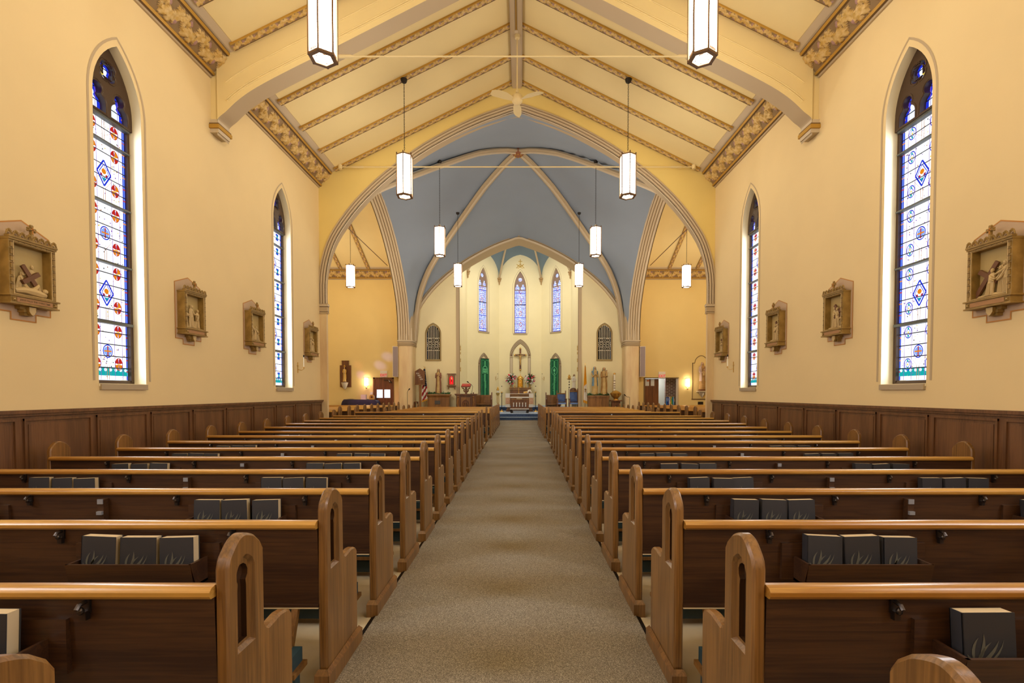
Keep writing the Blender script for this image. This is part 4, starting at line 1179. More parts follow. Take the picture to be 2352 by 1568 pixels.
for y, z, hx, lab, th in ((8.12, 7.05, 3.25, 'thin cream tie rod across the nave under the arched truss', .013), (12.02, 7.05, 4.34, 'thin cream tie rod across the nave in front of the gable wall', .015)):
    t = thing('tie_rod', lab, 'tie rod', (0, y, z))
    m = M(); m.tube([(-hx,0,0),(hx,0,0)], th, CREAMFAN, 8); m.build('rod', t)
    for s in (-1, 1):
        m = M()
        m.tube([(s*(hx-.28),0,0),(s*(hx-.32),0,.0),(s*(hx-.55),0,.0),(s*(hx-.60),0,0)], [.014,.028,.028,.014], CREAMFAN, 8)
        m.lathe([(.05,-.05),(.05,.05)], CREAMFAN, 10, (s*hx, 0, 0)); m.build('turnbuckle', t)
for s in (-1, 1):
    m = M(); m.tube([(s*5.72, 15.4, 7.05),(s*5.72, 21.2, 7.05)], .014, BRONZE, 6)
    m.build('tie_rod', label='dark tie rod running lengthwise in the %s transept' % blk(s), cat='tie rod')

# ================================================================= STATIONS
def limb(m, pts, rs, mt, n=6): m.tube(pts, rs, mt, n)
def fig(m, x, z, h, lean=0.0, face=1, robe=True, arms=None, d=.0, mt=None):
    """small relief figure: x along the wall, z foot height, h height"""
    mt = mt or RELIEF; n = 16; vs = []; K = 14
    for i in range(K):
        q = i/(K-1); zz = z + h*.84*q
        wdt = h*(.155-.05*q) if robe else h*(.08+.03*math.sin(q*PI))
        if .55 < q < .9: wdt = h*.125
        if q > .93: wdt = h*.05
        cx = x + lean*q*h
        for k in range(n):
            a = 2*PI*k/n; rr = wdt*(1+.13*math.cos(7*a+q*5)*(1-q)+.05*math.sin(11*a-q*9))
            vs.append((cx+rr*math.cos(a), d+.55*rr*math.sin(a), zz))
    m.add(vs, [(i*n+k, i*n+(k+1)%n, (i+1)*n+(k+1)%n, (i+1)*n+k) for i in range(K-1) for k in range(n)], mt, True)
    hx = x+lean*h*.95+face*h*.02
    m.ball((hx, d-.01, z+h*.91), h*.060, mt, 10, .85, .9, 1.25); m.ball((hx+face*h*.03, d-.03, z+h*.905), h*.014, mt, 5); m.ball((hx+face*h*.012, d-.018, z+h*.87), h*.032, mt, 6, .9, .9, 1.2)
    m.ball((hx-face*h*.018, d, z+h*.935), h*.070, mt, 10, .9, .8, 1.05); m.ball((hx-face*h*.04, d, z+h*.87), h*.045, mt, 8, .8, .8, 1.3)
    for q in range(5): m.tube([(x+(q-2)*h*.035+lean*h*.1, d-.06*h*1.3-.004, z+h*.03), (x+(q-2)*h*.024+lean*h*.4, d-.055*h-.008, z+h*.45)], [h*.014, h*.008], mt, 5)
    for (ax, az, bx, bz) in (arms or ((.06,.62,.16,.58),(.02,.60,.12,.50))):
        p0 = (x+lean*h*.72-face*h*.02, d-.012, z+h*.74); p1 = (x+lean*h*.7+face*h*ax, d-.03, z+h*az); p2 = (x+lean*h*.7+face*h*bx, d-.04, z+h*bz)
        limb(m, [p0, p1, p2], [h*.045, h*.036, h*.022], mt); m.ball(p2, h*.024, mt, 6)
def cross(m, p, ang, L, w, mt, y):
    c, s = math.cos(ang), math.sin(ang); P = lambda u, v, q: (p[0]+u*c-v*s, y+q, p[1]+u*s+v*c)
    for (a, b, e) in ((-L*.62, L*.38, 0), ):
        vs = [P(-w/2,a,0),P(w/2,a,0),P(w/2,b,0),P(-w/2,b,0),P(-w/2,a,.02),P(w/2,a,.02),P(w/2,b,.02),P(-w/2,b,.02)]
        m.add(vs, [(0,1,2,3),(7,6,5,4),(0,4,5,1),(1,5,6,2),(2,6,7,3),(3,7,4,0)], mt)
    vs = [P(-L*.28,-w/2,-.004),P(L*.28,-w/2,-.004),P(L*.28,w/2,-.004),P(-L*.28,w/2,-.004),P(-L*.28,-w/2,.024),P(L*.28,-w/2,.024),P(L*.28,w/2,.024),P(-L*.28,w/2,.024)]
    m.add(vs, [(0,1,2,3),(7,6,5,4),(0,4,5,1),(1,5,6,2),(2,6,7,3),(3,7,4,0)], mt)
SCENES = {
 'fall': 'fallen figure under a brown cross', 'strip': 'robed man facing a stripped man', 'nails': 'figures over a kneeling one', 'veil': 'two standing figures',
 'mother': 'man with brown cross meeting women', 'carry': 'two men holding a brown cross', 'simon': 'two robed figures before a cross', 'first': 'bowed figure with a cross'}
WHERE = {('left',0):'nearest on the left wall', ('left',1):'just beyond the nearest left window', ('left',2):'before the far left window', ('left',3):'beyond the far left window',
         ('right',0):'nearest on the right wall', ('right',1):'just beyond the nearest right window', ('right',2):'before the far right window', ('right',3):'beyond the far right window'}
def station(s, y, idx, sc):
    """local frame: x along the wall as seen by a viewer facing it, y out of the wall is -y"""
    side = blk(s)
    t = thing('station_plaque', 'gilt plaque %s: %s' % (WHERE[(side, idx)], SCENES[sc]), 'wall relief', (s*4.95, y, 2.28), 0 if False else (-PI/2 if s > 0 else PI/2), 'gilt relief plaques along the nave walls')
    # viewer facing the left wall (+x normal): local x -> +y world ; out of wall = local -y -> +x
    m = M()
    fld = [(-.287,.03),(-.287,.86),(0,.975),(.287,.86),(.287,.03),(.13,.03),(.13,-.045),(-.13,-.045),(-.13,.03)]
    inn = loop_offset(fld, .012); n = len(fld)
    m.poly([inn], lambda u, v: (u, -.004, v), PINKB)
    m.add([(u,-.006,v) for u,v in fld]+[(u,-.006,v) for u,v in inn], [(i,(i+1)%n,n+(i+1)%n,n+i) for i in range(n)], ORANGEL)
    m.build('painted_field', t)
    m = M()   # frame box, deep recess
    D = .115; W = .235; z0, z1 = .19, .74
    fr = [(-W,z0),(W,z0),(W,z1),(-W,z1)]; op = [(-W+.055,z0+.02),(W-.055,z0+.02),(W-.055,z1-.045),(-W+.055,z1-.045)]
    m.slab([fr, op], lambda u, v, d: (u, -D+d, v), 0, D, STATION, STATION, STATION, False)
    o2 = loop_offset(op, -.012); k = 4
    m.tube([(u,-D-.003,v) for u,v in o2], .006, RELIEF, 5, False, True)
    for q in range(7):      # little steps down the frame sides
        zz = z0+.05+q*.068
        for sd in (-1, 1): m.box(sd*(W-.034), sd*(W-.014), -D-.008, -D, zz, zz+.045, STATION); m.box(sd*(W-.036), sd*(W-.012), -D-.012, -D, zz+.045, zz+.052, GROOVE)
    m.box(-W-.005, W+.005, -D-.012, 0, z1-.02, z1+.0, STATION)
    for q in range(6): m.ball((-.14+q*.056, -D-.004, z1-.028), .006, GROOVE, 6)
    m.build('frame', t)
    m = M(); m.box(-W+.05, W-.05, -.03, -.02, z0+.01, z1-.04, STATIONB); m.build('back_panel', t)
    m = M()   # cresting
    m.box(-W-.01, W+.01, -D-.02, -D+.03, z1, z1+.018, STATION)
    for q in range(8):
        c = -W+.01+q*(2*W-.02)/7
        m.tube([(c-.028,-D,z1+.015),(c-.022,-D,z1+.045),(c,-D,z1+.055),(c+.022,-D,z1+.045),(c+.028,-D,z1+.015)], .008, STATION, 5)
        m.ball((c,-D,z1+.066), .013, STATION, 6, 1.2, 1, 1); m.ball((c-.018,-D,z1+.058), .009, STATION, 5); m.ball((c+.018,-D,z1+.058), .009, STATION, 5)
        m.add([(c-.014,-D+.004,z1+.018),(c+.014,-D+.004,z1+.018),(c+.010,-D+.004,z1+.04),(c-.010,-D+.004,z1+.04)], [(0,1,2,3)], GROOVE)
    m.build('cresting', t)
    m = M(); zc = z1+.10; y0 = -D+.01
    m.box(-.012,.012,y0-.012,y0+.012,z1+.05,zc+.07,STATION); m.box(-.034,.034,y0-.012,y0+.012,zc+.022,zc+.044,STATION)
    for dx, dz in ((-.036,.033),(.036,.033),(0,.072)): 
        for e in (-1, 1): m.ball((dx+(e*.008 if dx == 0 else 0), y0, zc+dz+(e*.010 if dx else 0)), .012, STATION, 6)
    m.box(-.005,.005,y0-.016,y0-.010,zc-.01,zc+.055,ORANGEL); m.box(-.02,.02,y0-.016,y0-.010,zc+.028,zc+.038,ORANGEL)
    m.box(-.03,.03,y0-.01,y0+.03,z1+.018,z1+.055,STATION); m.build('crowning_cross', t)
    m = M()   # ledge with name plate
    m.box(-W-.02, W+.02, -D-.025, 0, .175, .19, STATION); m.box(-W, W, -D-.012, 0, .115, .175, STATION); m.box(-W-.015, W+.015, -D-.022, 0, .10, .115, STATION)
    for sd in (-1, 1):
        for a in range(4): m.ball((sd*(W-.028)+.013*math.cos(a*PI/2+.8), -D-.014, .145+.013*math.sin(a*PI/2+.8)), .010, STATION, 6)
        m.ball((sd*(W-.028), -D-.02, .145), .008, RELIEF, 6)
    m.box(-W+.055, W-.055, -D-.016, -D-.01, .123, .168, PLATE)
    if sc == 'fall': add_text(m, 'JESUS FALLS THE THIRD TIME', .0235, lambda a, b, c: (a, -D-.017-c, .145+b), GROOVE, .0005)
    m.build('ledge', t)
    m = M()   # shield bracket
    m.box(-.085,.085,-.06,0,.07,.10,STATION); m.box(-.06,.06,-.07,0,.04,.07,STATION); m.box(-.045,.045,-.06,0,.01,.04,STATION)
    sh = [(-.034,.095),(.034,.095),(.034,.05),(.015,.022),(0,.012),(-.015,.022),(-.034,.05)]
    m.slab([sh], lambda u, v, d: (u, -.10+d, v), 0, .04, RELIEF, STATION); m.build('shield_bracket', t)
    m = M(); mc = M(); b = z0+.03; y = -.055
    m.tube([(-W+.06,-.05,b-.005),(0,-.06,b+.006),(W-.06,-.05,b-.005)], .022, RELIEF, 6)
    if sc == 'fall':
        cross(mc, (.0, b+.17), .62, .36, .042, CROSSW, -.095)
        fig(m, -.11, b, .22, .22, 1, True, ((.10,.45,.22,.30),(.08,.40,.2,.2)), y)
        limb(m, [(-.15,y-.02,b+.02),(-.07,y-.03,b+.035),(.02,y-.035,b+.03),(.10,y-.03,b+.02),(.15,y-.03,b+.02)], [.022,.034,.042,.036,.022], RELIEF, 8)
        limb(m, [(.02,y-.03,b+.04),(.06,y-.04,b+.10),(.09,y-.03,b+.03)], [.03,.026,.02], RELIEF); m.ball((.135,y-.04,b+.06), .026, RELIEF, 8)
        fig(m, .10, b+.02, .30, -.10, -1, True, None, y+.03)
    elif sc == 'mother':
        cross(mc, (-.055, b+.20), -.62, .42, .045, CROSSW, -.07)
        fig(m, -.03, b, .27, .12, 1, True, ((.12,.60,.26,.56),(.08,.56,.22,.50)), y-.02); fig(m, .07, b, .29, 0, -1, True, ((.06,.58,.12,.52),), y+.01); fig(m, .14, b, .33, -.05, -1, True, ((.12,.66,.26,.6),(.1,.5,.18,.42)), y)
    elif sc == 'strip':
        fig(m, -.03, b, .34, 0, 1, True, ((.10,.58,.28,.56),), y-.01); fig(m, .10, b, .29, .05, -1, False, ((.1,.5,.22,.38),(.06,.6,.2,.5)), y-.01); fig(m, -.13, b, .30, 0, 1, True, None, y+.01)
        limb(m, [(.08,y,b+.10),(.06,y-.01,b)], [.024,.016], RELIEF); limb(m, [(.11,y,b+.10),(.15,y-.01,b)], [.024,.016], RELIEF)
    elif sc == 'nails':
        fig(m, -.12, b, .33, .06, 1, True, None, y); fig(m, -.03, b, .26, .10, 1, True, None, y-.02); fig(m, .08, b, .20, -.25, -1, True, None, y-.02)
    elif sc == 'veil':
        cross(mc, (-.06, b+.26), .3, .22, .03, CROSSW, -.06); fig(m, -.03, b, .34, .03, 1, True, None, y); fig(m, .07, b, .30, 0, -1, True, None, y-.01)
    elif sc == 'carry':
        cross(mc, (.06, b+.22), .62, .40, .045, CROSSW, -.075); fig(m, -.04, b, .33, 0, 1, True, None, y); fig(m, .05, b, .30, 0, 1, False, ((.12,.6,.24,.6),), y-.02); fig(m, .14, b, .22, 0, -1, True, None, y)
        limb(m, [(.04,y,b+.1),(.02,y-.01,b)], [.025,.016], RELIEF); limb(m, [(.06,y,b+.1),(.07,y-.01,b)], [.025,.016], RELIEF)
    elif sc == 'simon':
        cross(mc, (.07, b+.24), .6, .34, .04, CROSSW, -.06); fig(m, -.02, b, .30, .02, 1, True, None, y); fig(m, .07, b, .30, 0, -1, True, None, y-.01)
    else:
        cross(mc, (.03, b+.22), .5, .22, .035, CROSSW, -.07); fig(m, .05, b, .24, -.05, 1, True, None, y-.02)
    m.build('relief_figures', t)
    if mc.v: mc.build('relief_cross', t, label='brown painted cross')
for s, ys, scs in ((-1, (4.93,7.37,9.11,11.55), ('fall','strip','nails','veil')), (1, (4.93,7.38,9.14,11.6), ('mother','carry','simon','first'))):
    for i, (y, sc) in enumerate(zip(ys, scs)): station(s, y, i, sc)
# ================================================================= SANCTUARY FURNISHINGS
PLZ = .59
SKIN = mat('painted_skin', (214, 172, 130), 0.55)
IVORY = mat('statue_cream_robe', (206, 178, 120), 0.6, rgb2=(186, 152, 92), nscale=6)
ROSE = mat('statue_rose_brown', (160, 112, 92), 0.6, rgb2=(132, 88, 70), nscale=6)
SKYB = mat('statue_blue_mantle', (126, 160, 182), 0.6, rgb2=(98, 134, 160), nscale=6)
TAN = mat('statue_tan_robe', (190, 150, 92), 0.6, rgb2=(160, 118, 62), nscale=6)
HAIR = mat('statue_brown_hair', (90, 58, 34), 0.6)
VEILM = mat('statue_pale_mauve', (196, 170, 160), 0.6)
GARM = mat('garland_leaf', (30, 84, 40), 0.6, rgb2=(60, 120, 60), nscale=25)
GARW = mat('garland_pale_leaf', (190, 205, 185), 0.6)

def statue(name, label, loc, H, robe, mantle, hair, hands='pray', veil=None, rz=0, mant=(.0,.86), cat='statue', base=None, child=None, group=None):
    t = thing(name, label, cat, loc, rz, group)
    n = 20
    def rings(levels, mt, m, a0=0, a1=2*PI, g=1.0, fold=.06, close=True, fr=7):
        K = len(levels); nn = n if close else n+1; vs = []
        for q, rx, ry, dx, dy in levels:
            f = fold*(1-min(1, q/.75))
            for k in range(nn):
                a = a0+(a1-a0)*k/n; w = 1+f*math.cos(fr*a+q*4)+f*.5*math.sin(11*a-q*6)
                vs.append(((dx+rx*g*w*math.cos(a))*H, (dy+ry*g*w*math.sin(a))*H, q*H))
        fs = [(i*nn+k, i*nn+(k+1)%nn, (i+1)*nn+(k+1)%nn, (i+1)*nn+k) for i in range(K-1) for k in range(n)]
        if close: fs += [tuple(range(nn))[::-1], tuple(range((K-1)*nn, K*nn))]
        m.add(vs, fs, mt, True)
    SX = .86
    L = [(0,.135,.11,0,0),(.04,.13,.105,0,0),(.15,.12,.10,.0,0),(.3,.115,.095,.008,0),(.45,.11,.09,.008,0),(.6,.10,.085,0,0),(.7,.112,.085,0,0),(.78,.125,.082,0,0),(.825,.118,.072,0,0),(.85,.06,.05,0,0),(.885,.034,.034,0,0)]
    L = [(q, rx*SX, ry*.95, dx, dy) for q, rx, ry, dx, dy in L]
    m = M(); rings(L, robe, m); m.build('robe', t)
    if mantle:
        m = M(); L2 = [(max(q, mant[0]), rx*1.13, ry*1.16, dx, .006) for q, rx, ry, dx, dy in L if mant[0]-.02 <= q <= mant[1]]
        rings(L2, mantle, m, -PI/2+.55, PI*1.5-.55, 1.0, .05, False); m.build('mantle', t)
    m = M(); m.ball((0,-.008*H,.935*H), .043*H, SKIN, 12, .88, .98, 1.28); m.ball((0,-.052*H,.932*H), .008*H, SKIN, 6, .8, 1, 1.5)
    for s in (-1, 1): m.ball((s*.016*H,-.046*H,.945*H), .006*H, HAIR, 6, 1.2, .6, .6)
    m.box(-.010*H,.010*H,-.050*H,-.044*H,.910*H,.914*H, ROSE); m.tube([(0,0,.85*H),(0,0,.91*H)], .028*H, SKIN, 8); m.build('head', t)
    m = M(); hm = veil or hair
    for q, r0 in ((.985,.020),(.0,.0)): pass
    vs = []; n2 = 12; lv = [(.992,.004),(.985,.028),(.965,.046),(.935,.052),(.90,.052),(.86,.058),(.80,.075 if veil else .055)]
    for q, r in lv:
        for k in range(n2+1):
            a = -PI/2+.62+(2*PI-1.24)*k/n2; vs.append((r*H*math.cos(a), (.008+r*math.sin(a))*H, q*H))
    m.add(vs, [(i*(n2+1)+k, i*(n2+1)+k+1, (i+1)*(n2+1)+k+1, (i+1)*(n2+1)+k) for i in range(len(lv)-1) for k in range(n2)], hm, True)
    m.build('veil' if veil else 'hair', t)
    m = M(); mh = M()
    def arm(s, el, ha):
        m.tube([(s*.085*H,0,.80*H), (s*.10*H,-.01*H,.72*H), (el[0]*.86*H,el[1]*H,el[2]*H), (ha[0]*H,ha[1]*H,ha[2]*H)], [.032*H,.034*H,.032*H,.020*H], mantle if (mantle and hands != 'pray') else robe, 8)
        hx = Vector(ha)*H; d = (Vector(ha)-Vector(el)).normalized(); mh.ball(hx+d*.012*H, .017*H, SKIN, 8, 1, .8, 1.1)
        for k in range(4): 
            o = Vector((.006*(k-1.5), 0, .004*(k % 2)))*H
            mh.tube([hx+d*.02*H+o, hx+d*.04*H+o, hx+d*.05*H+o+Vector((0,0,.004*H))], [.0048*H,.0042*H,.003*H], SKIN, 5)
        mh.tube([hx+Vector((-s*.012,-.004,.006))*H, hx+d*.02*H+Vector((-s*.018,-.004,.014))*H], .0045*H, SKIN, 5)
    if hands == 'pray': arm(-1, (-.11,-.06,.62), (-.008,-.105,.72)); arm(1, (.11,-.06,.62), (.008,-.105,.72))
    elif hands == 'heart': arm(-1, (-.12,-.05,.64), (-.03,-.10,.74)); arm(1, (.13,-.05,.63), (.05,-.10,.71))
    elif hands == 'hold': arm(-1, (-.12,-.04,.64), (.02,-.12,.66)); arm(1, (.13,-.04,.66), (.08,-.11,.74))
    else: arm(-1, (-.13,-.03,.64), (-.06,-.10,.60)); arm(1, (.13,-.03,.64), (.05,-.11,.60))
    m.build('sleeves', t); mh.build('hands', t)
    if hands == 'heart': m = M(); m.ball((.005*H,-.092*H,.755*H), .018*H, GOLD, 8); m.build('golden_heart', t)
    if child:
        m = M(); cx, cz, ch = child; c = Vector((cx*H, -.10*H, cz*H)); h2 = ch*H
        m.lathe([(.13*h2,0),(.15*h2,.15*h2),(.12*h2,.4*h2),(.13*h2,.55*h2),(.05*h2,.66*h2)], IVORY, 10, tuple(c)); m.ball(c+Vector((0,-.02*h2,.80*h2)), .11*h2, SKIN, 8, .9, 1, 1.15); m.ball(c+Vector((0,.02*h2,.84*h2)), .115*h2, HAIR, 8)
        for s in (-1, 1): m.tube([c+Vector((s*.11*h2,0,.52*h2)), c+Vector((s*.24*h2,-.08*h2,.46*h2)), c+Vector((s*.28*h2,-.14*h2,.58*h2))], [.045*h2,.04*h2,.025*h2], SKIN, 6)
        m.build('child_figure', t)
    if base: m = M(); m.lathe([(.15*H,-.055*H),(.15*H,-.03*H),(.135*H,-.02*H),(.14*H,0)], base, 14); m.build('base', t)
    return t

def garland(label, loc, L, dep, n, seed):
    r = random.Random(seed); m = M()
    m.tube([(-L/2,0,.03),(-L/6,-.02,.05),(L/6,.01,.04),(L/2,0,.03)], .03, GARM, 6)
    for i in range(n):
        p = Vector((r.uniform(-L/2, L/2), r.uniform(-dep, dep), r.uniform(.015, .10)*(1-.5*abs(i % 7-3)/3)))
        d = Vector((r.uniform(-1,1), r.uniform(-1,.6), r.uniform(-.3,.9))).normalized(); q = d.cross(Vector((0,0,1))); 
        q = q.normalized() if q.length > .01 else Vector((1,0,0)); l = r.uniform(.05,.09); w = l*.32; mt = GARW if r.random() < .14 else GARM
        a = p+d*l*.5+q*w+Vector((0,0,.004)); b = p+d*l; c = p+d*l*.5-q*w
        for z in (0.02,): 
            vs = [p, a, b, c]
            for v in vs: v.z = max(.002, v.z)
            m.add(vs, [(0,1,2,3)], mt)
    return m.build('leaf_garland', label=label, cat='garland', loc=loc)

# left statue group
t = thing('statue_pedestal', 'brown panelled pedestal with dark plaque left of the sanctuary opening', 'pedestal', (-3.57, 21.62, PLZ))
m = M(); m.box(-.48,.48,-.16,.16,0,.74,FURN); m.box(-.50,.50,-.19,.17,0,.08,FURN); m.build('body', t)
m = M(); m.add([(-.48,-.16,.72),(.48,-.16,.72),(.52,-.20,.80),(-.52,-.20,.80),(-.48,.16,.72),(.48,.16,.72),(.52,.17,.80),(-.52,.17,.80)], [(0,1,2,3),(7,6,5,4),(0,3,7,4),(1,5,6,2)], FURN); m.box(-.54,.54,-.22,.18,.80,.86,FURN); m.build('top', t)
for c in (-.28, .30):
    m = M()
    for a, b, z0, z1 in ((-.17,-.155,.1,.66),(.155,.17,.1,.66),(-.17,.17,.1,.115),(-.17,.17,.645,.66)): m.box(c+a, c+b, -.175, -.16, z0, z1, FURN)
    m.build('raised_panel', t)
m = M(); m.box(-.16,.08,-.19,-.16,.42,.58, mat('plaque_grey', (84,82,84), .4, metal=.5)); m.build('plaque', t)
garland('dark green leaf garland along the left statue pedestal', (-3.57, 21.60, PLZ+.86), 1.0, .12, 230, 5)
statue('robed_statue', 'statue with long brown hair and a golden heart on the left pedestal', (-3.59, 21.62, PLZ+.90), 1.10, IVORY, ROSE, HAIR, 'heart', mant=(.0,.86))
# right statue group
t = thing('statue_pedestal', 'plain brown panelled pedestal right of the sanctuary opening', 'pedestal', (3.56, 21.62, PLZ))
m = M(); m.box(-.48,.44,-.16,.16,0,.74,FURN); m.build('body', t)
m = M(); m.box(-.53,.46,-.20,.18,.74,.80,FURN); m.box(-.50,.45,-.18,.17,.70,.74,FURN); m.build('top', t)
for c in (-.33, -.02, .29):
    m = M(); m.box(c-.14,c+.14,-.172,-.16,.06,.66,FURN); m.build('raised_panel', t)
garland('green leaf garland with pale leaves along the right statue pedestal', (3.52, 21.60, PLZ+.80), 1.02, .14, 320, 6)
statue('robed_statue', 'statue of a praying woman in a blue mantle on the right pedestal', (3.39, 21.62, PLZ+.85), 1.26, IVORY, SKYB, HAIR, 'pray', veil=SKYB, mant=(.3,.86), rz=.15)
statue('robed_statue', 'statue of a bearded man in tan robes carrying a child', (3.80, 21.62, PLZ+.85), 1.22, IVORY, TAN, HAIR, 'hold', child=(.09,.66,.24), rz=-.1)
# red shrine on the wall
t = thing('wall_shrine', 'small wooden wall shrine with glowing red arched glass left of the sanctuary', 'shrine', (-3.05, 22.0, 1.70))
m = M(); m.slab([[(-.15,.16),(.15,.16),(.15,.66),(-.15,.66)], arch_loop(.085,.20,.45,.12,6)], lambda u,v,d: (u,-.13+d,v), 0, .12, FURN, FURN, FURND); m.build('cabinet', t)
m = M(); m.box(-.19,.19,-.16,0,.66,.685,FURN); m.box(-.17,.17,-.145,0,.64,.66,FURN); m.build('cornice', t)
m = M(); m.box(-.20,.20,-.17,0,.12,.15,FURN); m.box(-.16,.16,-.14,0,.09,.12,FURN)
for s in (-1, 1): m.box(s*.15,s*.12,-.12,0,-.02,.09,FURN)
m.build('shelf', t)
m = M(); m.poly([arch_loop(.09,.19,.45,.12,6)], lambda u,v: (u,-.05,v), emis('red_shrine_glass', (225,20,30), 1.0)); m.build('red_glass', t)
m = M(); m.lathe([(.01,0),(.02,.02),(.008,.06),(.02,.12),(.03,.18),(.035,.24),(.02,.30),(.005,.34)], BRASS, 8, (0,-.09,.21)); m.ball((0,-.09,.50), .04, WHITE, 8); m.ball((.02,-.10,.43), .025, WHITE, 6); m.build('small_lamp', t)
# organ grilles
for s in (-1, 1):
    cx = s*3.88 if s < 0 else 3.875
    t = thing('organ_grille', 'arched pierced organ grille in the wall %s of the sanctuary opening' % blk(s), 'grille', (cx, 22.0, 2.96))
    o1 = arch_loop(.355,0,1.24,.47,9); o2 = arch_loop(.29,.07,1.24,.37,9)
    m = M(); m.slab([o1, o2], lambda u,v,d: (u,-.035+d,v), 0, .05, STATIONB); n = len(o1)
    for r0, mt in ((.0, GROOVE), (.035, GROOVE)): m.tube([(u,-.04,v) for u,v in loop_offset(o1, r0+.008)], .008, mt, 5, False, True)
    m.build('frame', t)
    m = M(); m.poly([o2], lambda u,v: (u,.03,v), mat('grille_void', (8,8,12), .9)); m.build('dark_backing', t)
    m = M(); LT = mat('grille_pale_bars', (222, 212, 192), .6)
    def topz(u): return 1.24+.36*max(0, 1-(abs(u)/.29)**2.0)
    for k in range(-3, 4):
        u = k*.072
        m.box(u-.011,u+.011,-.02,.0,.07,.47,LT); m.box(u-.011,u+.011,-.02,.0,1.03,topz(u)+.02,LT)
        m.box(u-.008,u+.008,-.015,.0,.47,.62,LT); m.box(u-.008,u+.008,-.015,.0,.86,1.03,LT)
    for z in (.47, .64, .84, 1.03): m.box(-.29,.29,-.02,0,z-.009,z+.009,LT)
    for z in (.555, .935):
        for c in (-.145, .145): m.tube([(c+.085*math.cos(2*PI*i/14),-.012,z+.085*math.sin(2*PI*i/14)) for i in range(14)], .011, LT, 5, False, True)
    for c in (-.217,-.072,.072,.217):
        m.tube([(c+.055*math.cos(2*PI*i/10),-.012,.74+.055*math.sin(2*PI*i/10)) for i in range(10)], .010, LT, 5, False, True); m.bar((c-.04,-.012,.70),(c+.04,-.012,.78),.014,.014,LT)
    m.build('tracery', t)
# wall loudspeakers beside the piers
for s in (-1, 1):
    t = thing('column_loudspeaker', 'tall narrow grey loudspeaker on the %s pier' % blk(s), 'loudspeaker', (s*5.44 if s < 0 else 5.46, 21.45, 2.22))
    m = M(); m.box(-.12,.12,-.10,.55,0,1.34, mat('speaker_cabinet', (232,222,212), .5)); m.build('cabinet', t)
    m = M(); m.box(-.10,.10,-.115,-.10,.02,1.32, mat('speaker_cloth', (160,146,150), .9, bump=.3, bscale=200)); m.build('front_cloth', t)
# ambo
t = thing('ambo', 'carved wooden ambo with a lectern stand left of the altar', 'pulpit', (-2.34, 21.45, PLZ))
m = M(); m.box(-.42,.42,-.10,.45,0,.84,FURND)
for s in (-1, 1):
    m.box(s*.42,s*.24,-.13,-.10,.04,.80,FURND); m.tube([(s*.34,-.15,.1),(s*.32,-.16,.3),(s*.36,-.16,.5),(s*.33,-.16,.7)], [.05,.04,.05,.045], FURN, 8); m.ball((s*.34,-.17,.74), .045, FURN, 8)
m.build('body', t)
m = M(); m.slab([[(-.2,.1),(.2,.1),(.2,.72),(-.2,.72)], arch_loop(.16,.14,.42,.20,6)], lambda u,v,d: (u,-.14+d,v), 0, .03, FURN); m.tube([(-.12,-.12,.35),(-.05,-.13,.5),(0,-.13,.42),(.05,-.13,.5),(.12,-.12,.35)], .018, FURN, 6); m.tube([(0,-.12,.2),(0,-.13,.45)], .02, FURN, 6); m.build('carved_panel', t)
m = M(); m.box(-.49,.49,-.19,.50,.84,.88,FURND); m.box(-.46,.46,-.16,.48,.80,.84,FURND); m.build('top', t)
m = M(); m.box(-.045,.045,.0,.09,.88,1.16,FURND)
for s in (-1, 1): m.tube([(s*.03,.04,.95),(s*.10,.04,1.02),(s*.08,.04,1.08),(s*.17,.04,1.14)], [.03,.035,.03,.03], FURND, 6)
m.add([(-.21,-.09,1.16),(.21,-.09,1.16),(.21,.22,1.26),(-.21,.22,1.26),(-.21,-.09,1.20),(.21,-.09,1.20),(.21,.22,1.30),(-.21,.22,1.30)], [(0,3,2,1),(4,5,6,7),(0,1,5,4),(1,2,6,5),(2,3,7,6),(3,0,4,7)], FURND); m.build('lectern_stand', t)
m = M(); m.add([(-.19,-.08,.0),(.19,-.08,.0),(.19,.2,.09),(-.19,.2,.09),(-.19,-.08,.04),(.19,-.08,.04),(.19,.2,.13),(-.19,.2,.13)], [(0,3,2,1),(4,5,6,7),(0,1,5,4),(1,2,6,5),(2,3,7,6),(3,0,4,7)], mat('red_book_cover', (190,60,52), .5)); m.build('open_book', label='red covered book lying on the ambo lectern', cat='book', loc=(-2.34, 21.45, PLZ+1.205))
def mic(label, loc, pts, stand):
    t = thing('microphone', label, 'microphone', loc); m = M(); m.tube(pts, .009, IRON, 6); m.build('stand' if stand else 'gooseneck', t)
    m = M(); a = Vector(pts[-1]); d = (Vector(pts[-1])-Vector(pts[-2])).normalized(); m.tube([a, a+d*.03, a+d*.09, a+d*.11], [.012,.022,.028,.012], IRON, 8); m.build('capsule', t)
    m = M(); 
    if stand: m.lathe([(.13,0),(.12,.015),(.03,.025),(.012,.04)], IRON, 16, (pts[0][0], pts[0][1], 0))
    else: m.box(-.02,.02,-.02,.02,0,.03,IRON)
    m.build('base', t)
mic('bent black microphone on the ambo', (-2.13, 21.65, PLZ+.88), [(0,0,.0),(.05,0,.20),(.07,0,.32),(.02,-.02,.40),(-.10,-.04,.49)], False)
mic('black microphone stand by the left pier', (-4.82, 20.95, .2), [(0,0,0),(0,0,1.35),(.02,0,1.40),(.05,-.02,1.43)], True)
mic('black boom microphone stand by the right pier', (4.80, 20.95, .2), [(0,0,0),(0,0,1.13),(-.03,0,1.13),(-.12,0,1.14),(-.17,-.02,1.18)], True)
